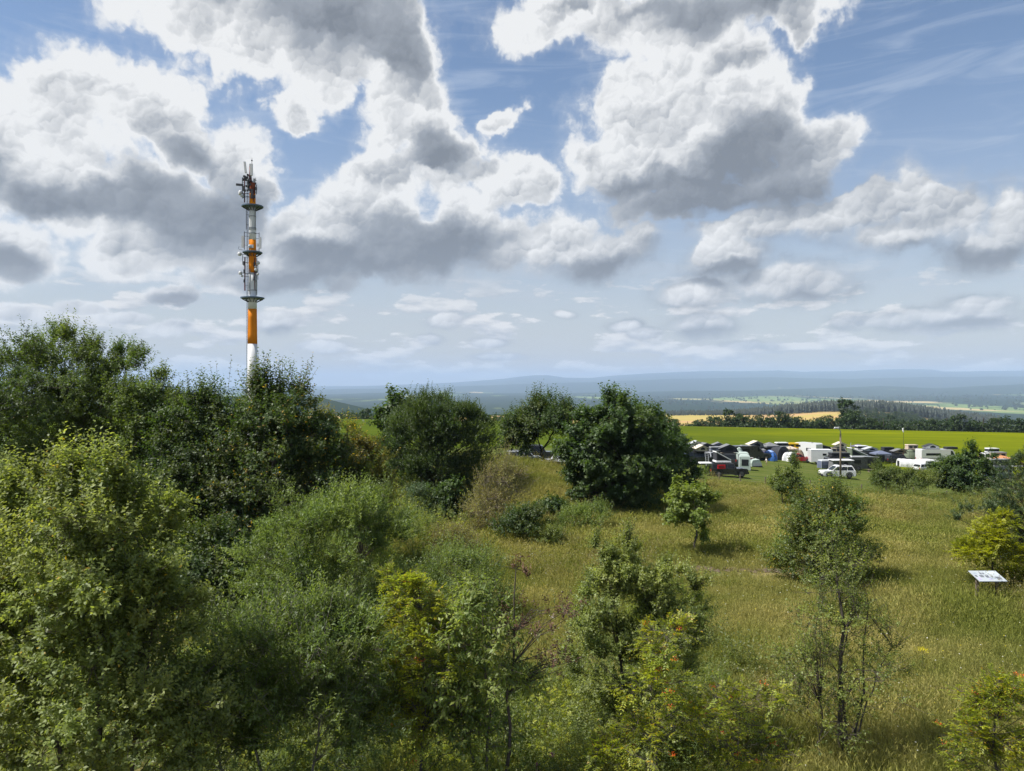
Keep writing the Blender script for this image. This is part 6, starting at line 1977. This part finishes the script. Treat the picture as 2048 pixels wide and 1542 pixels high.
# ------------------------------------------------------------------ posts, signs, path, flowers, person
def build_small():
    # street lamp
    loc = on_ground(1681, 958)
    s = loc[1] / F
    H = (958 - 868) * s
    t = thing('street_lamp', 'single wooden lamp post with a small lamp arm standing behind the white off-roader', 'lamp post', loc)
    MB().tube((0, 0, -.2), (0, 0, H), .14, .10, k=10).build('post', M_WOOD, t, True)
    MB().tube((0, 0, H - .3), (0, 0, H + .45), .06, .05, k=6).tube((0, 0, H + .4), (-.42, -.1, H + .78), .04, k=6).build('arm', M_STEEL, t)
    MB().box((-.55, -.12, H + .84), (.62, .26, .16), top=(.8, .8)).build('lamp_head', M_ANT, t)
    # flag pole
    loc = by_top(1807, 855, 6.0)
    t = thing('flag_pole', 'thin pole with a hanging white flag above the back of the camp', 'flag', loc)
    MB().tube((0, 0, 0), (0, 0, 6.0), .04, .03, k=6).build('pole', M_DARKSTEEL, t)
    m = MB()
    m.loft([[(-.02, 0, 5.95), (.0, .02, 5.95), (.02, 0, 5.95), (.0, -.02, 5.95)], [(-.26, .05, 5.8), (-.08, .10, 5.85), (.0, .02, 5.88), (-.10, -.06, 5.82)], [(-.22, .02, 5.3), (-.05, .12, 5.3), (.06, .0, 5.35), (-.08, -.08, 5.3)], [(-.10, .02, 5.02), (.04, .08, 5.0), (.12, .0, 5.05), (.02, -.06, 5.0)]])
    m.build('flag', F_WHITE, t)
    # fence along the campsite
    xs = []
    t = None
    Yf = 78.2
    pts = []
    for px in (1330, 1404, 1440, 1480, 1530, 1576, 1621, 1673, 1721, 1770, 1830, 1890, 1960, 2030):
        x = (px - 1024) / F * Yf
        pts.append((x, Yf + .35 * math.sin(px), gz(x, Yf)))
    t = thing('fence', 'low wire fence with thin dark posts between meadow and camp', 'fence', pts[0])
    b = Vector(pts[0])
    base = None
    for p in pts:
        q = Vector(p) - b
        if base is None:
            mb = MB().tube((0, 0, -.2), (0, 0, .98), .07, .06, k=7)
            base = mb.build('post', M_WOOD, t)
            o = base
        else:
            o = link(bpy.data.objects.new('post', base.data), t)
        o.location = q
        o.rotation_euler = (random.Random(p[0]).uniform(-.05, .05), random.Random(p[0] + 1).uniform(-.05, .05), 0)
    for h in (.35, .62, .90):
        m = MB()
        for p, q in zip(pts[:-1], pts[1:]):
            a = Vector(p) - b; c = Vector(q) - b
            m.tube((a.x, a.y - .08, a.z + h), (c.x, c.y - .08, c.z + h), .007, k=3)
        m.build('wire', M_STEEL, t)
    # information board in the meadow
    Y = 34.0
    x = (1975 - 1024) / F * Y
    zt = EYE - (1144 - 771) / F * (Y + .3)
    t = thing('information_board', 'slanted pale information board on two wooden posts in the grass', 'sign', (x, Y, gz(x, Y)))
    z0 = t.location.z
    w, dd, hh = 1.27, .86, .27
    zt -= z0
    def S(u, v, o=0.0):       # point on the face, u across, v from top to bottom
        n = Vector((0, -hh, dd)).normalized()
        p = Vector((-w / 2 + w * u, .43 - dd * v, zt - hh * v)) + n * o
        return tuple(p)
    m = MB()
    m.loft([[S(0, 0), S(1, 0), S(1, 1), S(0, 1)], [S(0, 0, .035), S(1, 0, .035), S(1, 1, .035), S(0, 1, .035)]])
    m.build('panel', plain('board_white', (.38, .42, .455), .5, var=.08), t)
    ink = plain('printed_grey', (.13, .14, .17), .5); pic = plain('printed_picture', (.30, .35, .40), .5, var=.3, scale=14); lil = plain('printed_lilac', (.40, .36, .55), .5)
    def print_(u0, v0, u1, v1, mat, nm='printed_picture', o=.039):
        MB().quad(S(u0, v0, o), S(u1, v0, o), S(u1, v1, o), S(u0, v1, o)).build(nm, mat, t)
    print_(.06, .17, .21, .36, pic); print_(.30, .20, .37, .34, ink); print_(.40, .20, .46, .34, ink)
    print_(.52, .07, .97, .40, plain('printed_haze', (.45, .50, .55), .5, var=.2, scale=8))
    print_(.04, .42, .12, .58, ink); print_(.06, .66, .16, .84, lil); print_(.40, .46, .52, .66, ink); print_(.50, .60, .66, .80, pic); print_(.44, .72, .56, .84, lil)
    r = random.Random(2)
    m = MB()
    for i in range(7):
        v = .58 + i * .04
        m.quad(S(.72, v, .042), S(.72 + r.uniform(.15, .22), v, .042), S(.93 - r.uniform(.0, .06), v + .018, .042), S(.72, v + .018, .042))
    for i in range(5):
        v = .42 + i * .045
        m.quad(S(.20, v, .042), S(.20 + r.uniform(.1, .16), v, .042), S(.34, v + .02, .042), S(.20, v + .02, .042))
    m.build('printed_lines', ink, t, kind='stuff')
    m = MB()
    m.box((0, 0, zt - hh * .5 - .06), (w * .9, dd * .8, .05))
    for xx in (-.46, .46):
        MB().box((xx, .05, (zt - .16) / 2 - .1), (.10, .10, zt - .20)).build('post', M_WOOD, t)
    # worn earth line with stones across the meadow
    rr = np.random.default_rng(77)
    X = np.linspace(9, 19, 40)
    yc = 41.3 + .4 * np.sin(X * .35) - .05 * (X - 10)
    V, Q = [], []
    n = 380
    for i in range(n):
        x = rr.uniform(9, 18.5); y = 41.3 + .4 * math.sin(x * .35) - .05 * (x - 10) + rr.normal(0, .22)
        sz = rr.uniform(.05, .24) 
        z = gz(x, y)
        o = len(V)
        k = rr.uniform(.6, 1.2, 6)
        V += [(x + sz * k[0], y, z + .2 * sz), (x, y + sz * k[1], z + .1 * sz), (x - sz * k[2], y, z + .25 * sz), (x, y - sz * k[3], z + .1 * sz), (x, y, z + sz * .7 * k[4]), (x, y, z - .05)]
        Q += [(o, o + 1, o + 4), (o + 1, o + 2, o + 4), (o + 2, o + 3, o + 4), (o + 3, o, o + 4)]
    link(bpy.data.objects.new('stones', np_mesh('stones', np.array(V), np.array(Q), plain('grey_stone', (.115, .085, .062), .9, var=.3, scale=5))), kind='stuff')
    # gravel path between the bushes
    Yp = np.linspace(43, 66, 30)
    xc = (np.interp(Yp, [43, 50, 56, 66], [905, 928, 935, 930]) - 1024) / F * Yp
    Xg = np.stack([xc - .7, xc + .7], 1); Yg = np.stack([Yp, Yp], 1)
    link(bpy.data.objects.new('path', grid_mesh('path', Xg, Yg, ground(Xg, Yg) + .02, plain('grey_gravel', (.23, .21, .19), .95, var=.3, scale=4, bump=.5))), kind='structure')
    # flowers
    pink = mat_leaf('pink_petal', .4, .02, (1.2, .9, 1.1))
    def flower(name, label, px, py, Y, h, n, c, head, mat, grp=None):
        x = (px - 1024) / F * Y
        top = EYE - (py - 771) / F * Y
        z = gz(x, Y)
        q = np.random.default_rng(int(px))
        t = thing(name, label, 'flower', (x, Y, z), group=grp)
        H = top - z
        sg = Segs(); sg.path(wobble(q, (0, 0, 0), (0, 0, H), 6, .1), .012, .006)
        link(bpy.data.objects.new('stem', sg.mesh('stem', M_BARK, (.12, .13, .05), 5)), t)
        tt = q.random(n)
        P = np.stack([q.normal(0, head[0], n) * (1.2 - tt * .6), q.normal(0, head[0], n) * (1.2 - tt * .6), H - head[1] * (1 - tt)], -1)
        V, Qq = leaf_quads(P, unit(q.normal(size=(n, 3))), q.normal(size=(n, 3)), np.full(n, .035), np.full(n, .03))
        col = np.repeat(np.array(c) * q.uniform(.7, 1.2, (n, 1)), 4, 0)
        link(bpy.data.objects.new('blossom', np_mesh('blossom', V, Qq, mat, col)), t, kind='stuff')
        m = 40
        tt = q.random(m) * .8
        P = np.stack([np.zeros(m), np.zeros(m), H * tt], -1)
        d = np.stack([np.cos(np.arange(m) * 2.4), np.sin(np.arange(m) * 2.4), np.full(m, .35)], -1)
        V, Qq = leaf_quads(P, d, np.tile([0, 0, 1.0], (m, 1)) + q.normal(size=(m, 3)) * .2, np.full(m, .14), np.full(m, .03))
        link(bpy.data.objects.new('leaves', np_mesh('leaves', V, Qq, M_LEAF, np.repeat(np.array([[.08, .11, .03]]) * q.uniform(.8, 1.3, (m, 1)), 4, 0))), t, kind='stuff')
    flower('fireweed', 'short pink fireweed spike at the bottom picture edge', 1074, 1525, 18.2, 1, 110, (.50, .13, .42), (.035, .35), pink, 'pink fireweed')
    flower('fireweed', 'taller pink tipped fireweed on reddish stalk, right of the short one', 1104, 1503, 18.4, 1, 60, (.45, .12, .42), (.045, .14), pink, 'pink fireweed')
    flower('ragwort', 'single yellow flower head in the right meadow', 1845, 1296, 25.5, 1, 160, (.62, .55, .02), (.13, .10), mat_leaf('yellow_petal', .3, .02, (1, 1, .5)))
    # child crossing the lawn
    loc = on_ground(1533, 930)
    s = loc[1] / F
    t = thing('person', 'small person in white shirt and tan shorts on the lawn before the blue tent', 'person', loc, R(200))
    k = 15 * s / 1.2
    J = {'pel': (0, 0, .60), 'che': (.03, 0, .88), 'nek': (.05, 0, 1.0), 'hed': (.07, 0, 1.10), 'top': (.07, 0, 1.18), 'hl': (0, .07, .58), 'kl': (.12, .075, .32), 'fl': (.02, .08, .05), 'tl': (.13, .085, .02),
         'hr': (0, -.07, .58), 'kr': (.0, -.075, .32), 'fr': (-.18, -.08, .08), 'tr': (-.10, -.085, .02), 'sl': (.03, .12, .95), 'el': (-.05, .16, .76), 'wl': (.03, .17, .60), 'nl': (.06, .17, .54), 'sr': (.03, -.12, .95), 'er': (.10, -.16, .77), 'wr': (.20, -.15, .64), 'nr': (.24, -.14, .59)}
    Rr = {'pel': .085, 'che': .095, 'nek': .035, 'hed': .078, 'top': .055, 'hl': .055, 'kl': .04, 'fl': .028, 'tl': .022, 'hr': .055, 'kr': .04, 'fr': .028, 'tr': .022, 'sl': .04, 'el': .03, 'wl': .022, 'nl': .018, 'sr': .04, 'er': .03, 'wr': .022, 'nr': .018}
    E = [('pel', 'che'), ('che', 'nek'), ('nek', 'hed'), ('hed', 'top'), ('pel', 'hl'), ('hl', 'kl'), ('kl', 'fl'), ('fl', 'tl'), ('pel', 'hr'), ('hr', 'kr'), ('kr', 'fr'), ('fr', 'tr'), ('che', 'sl'), ('sl', 'el'), ('el', 'wl'), ('wl', 'nl'), ('che', 'sr'), ('sr', 'er'), ('er', 'wr'), ('wr', 'nr')]
    nm = list(J)
    me = bpy.data.meshes.new('body')
    me.from_pydata([tuple(c * k for c in J[n]) for n in nm], [(nm.index(a), nm.index(b)) for a, b in E], [])
    me.materials.append(plain('skin', (.45, .28, .20), .6))
    o = link(bpy.data.objects.new('body', me), t)
    o.modifiers.new('skin', 'SKIN')
    for i, n in enumerate(nm):
        me.skin_vertices[0].data[i].radius = (Rr[n] * k,) * 2
    me.skin_vertices[0].data[0].use_root = True
    sub = o.modifiers.new('smooth', 'SUBSURF'); sub.levels = 1; sub.render_levels = 2
    def ringz(z, rx, ry, dx=0):
        return [((dx + rx * math.cos(i * .5236)) * k, ry * math.sin(i * .5236) * k, z * k) for i in range(12)]
    MB().loft([ringz(.58, .11, .13), ringz(.75, .10, .12, .01), ringz(.90, .11, .15, .02), ringz(.99, .06, .07, .04)]).build('shirt', F_WHITE, t, True)
    for y in (-.07, .07):
        x2 = .07 if y > 0 else -.0
        MB().loft([[(p[0], p[1] + y * k, p[2]) for p in ringz(.36, .065, .065, x2)], [(p[0], p[1] + y * k, p[2]) for p in ringz(.60, .075, .07)]]).build('shorts', F_BEIGE, t, True)
    MB().loft([ringz(1.10, .085, .083, .055), ringz(1.17, .078, .075, .06), ringz(1.21, .03, .03, .065)]).build('hair', F_BROWN, t, True)


build_small()
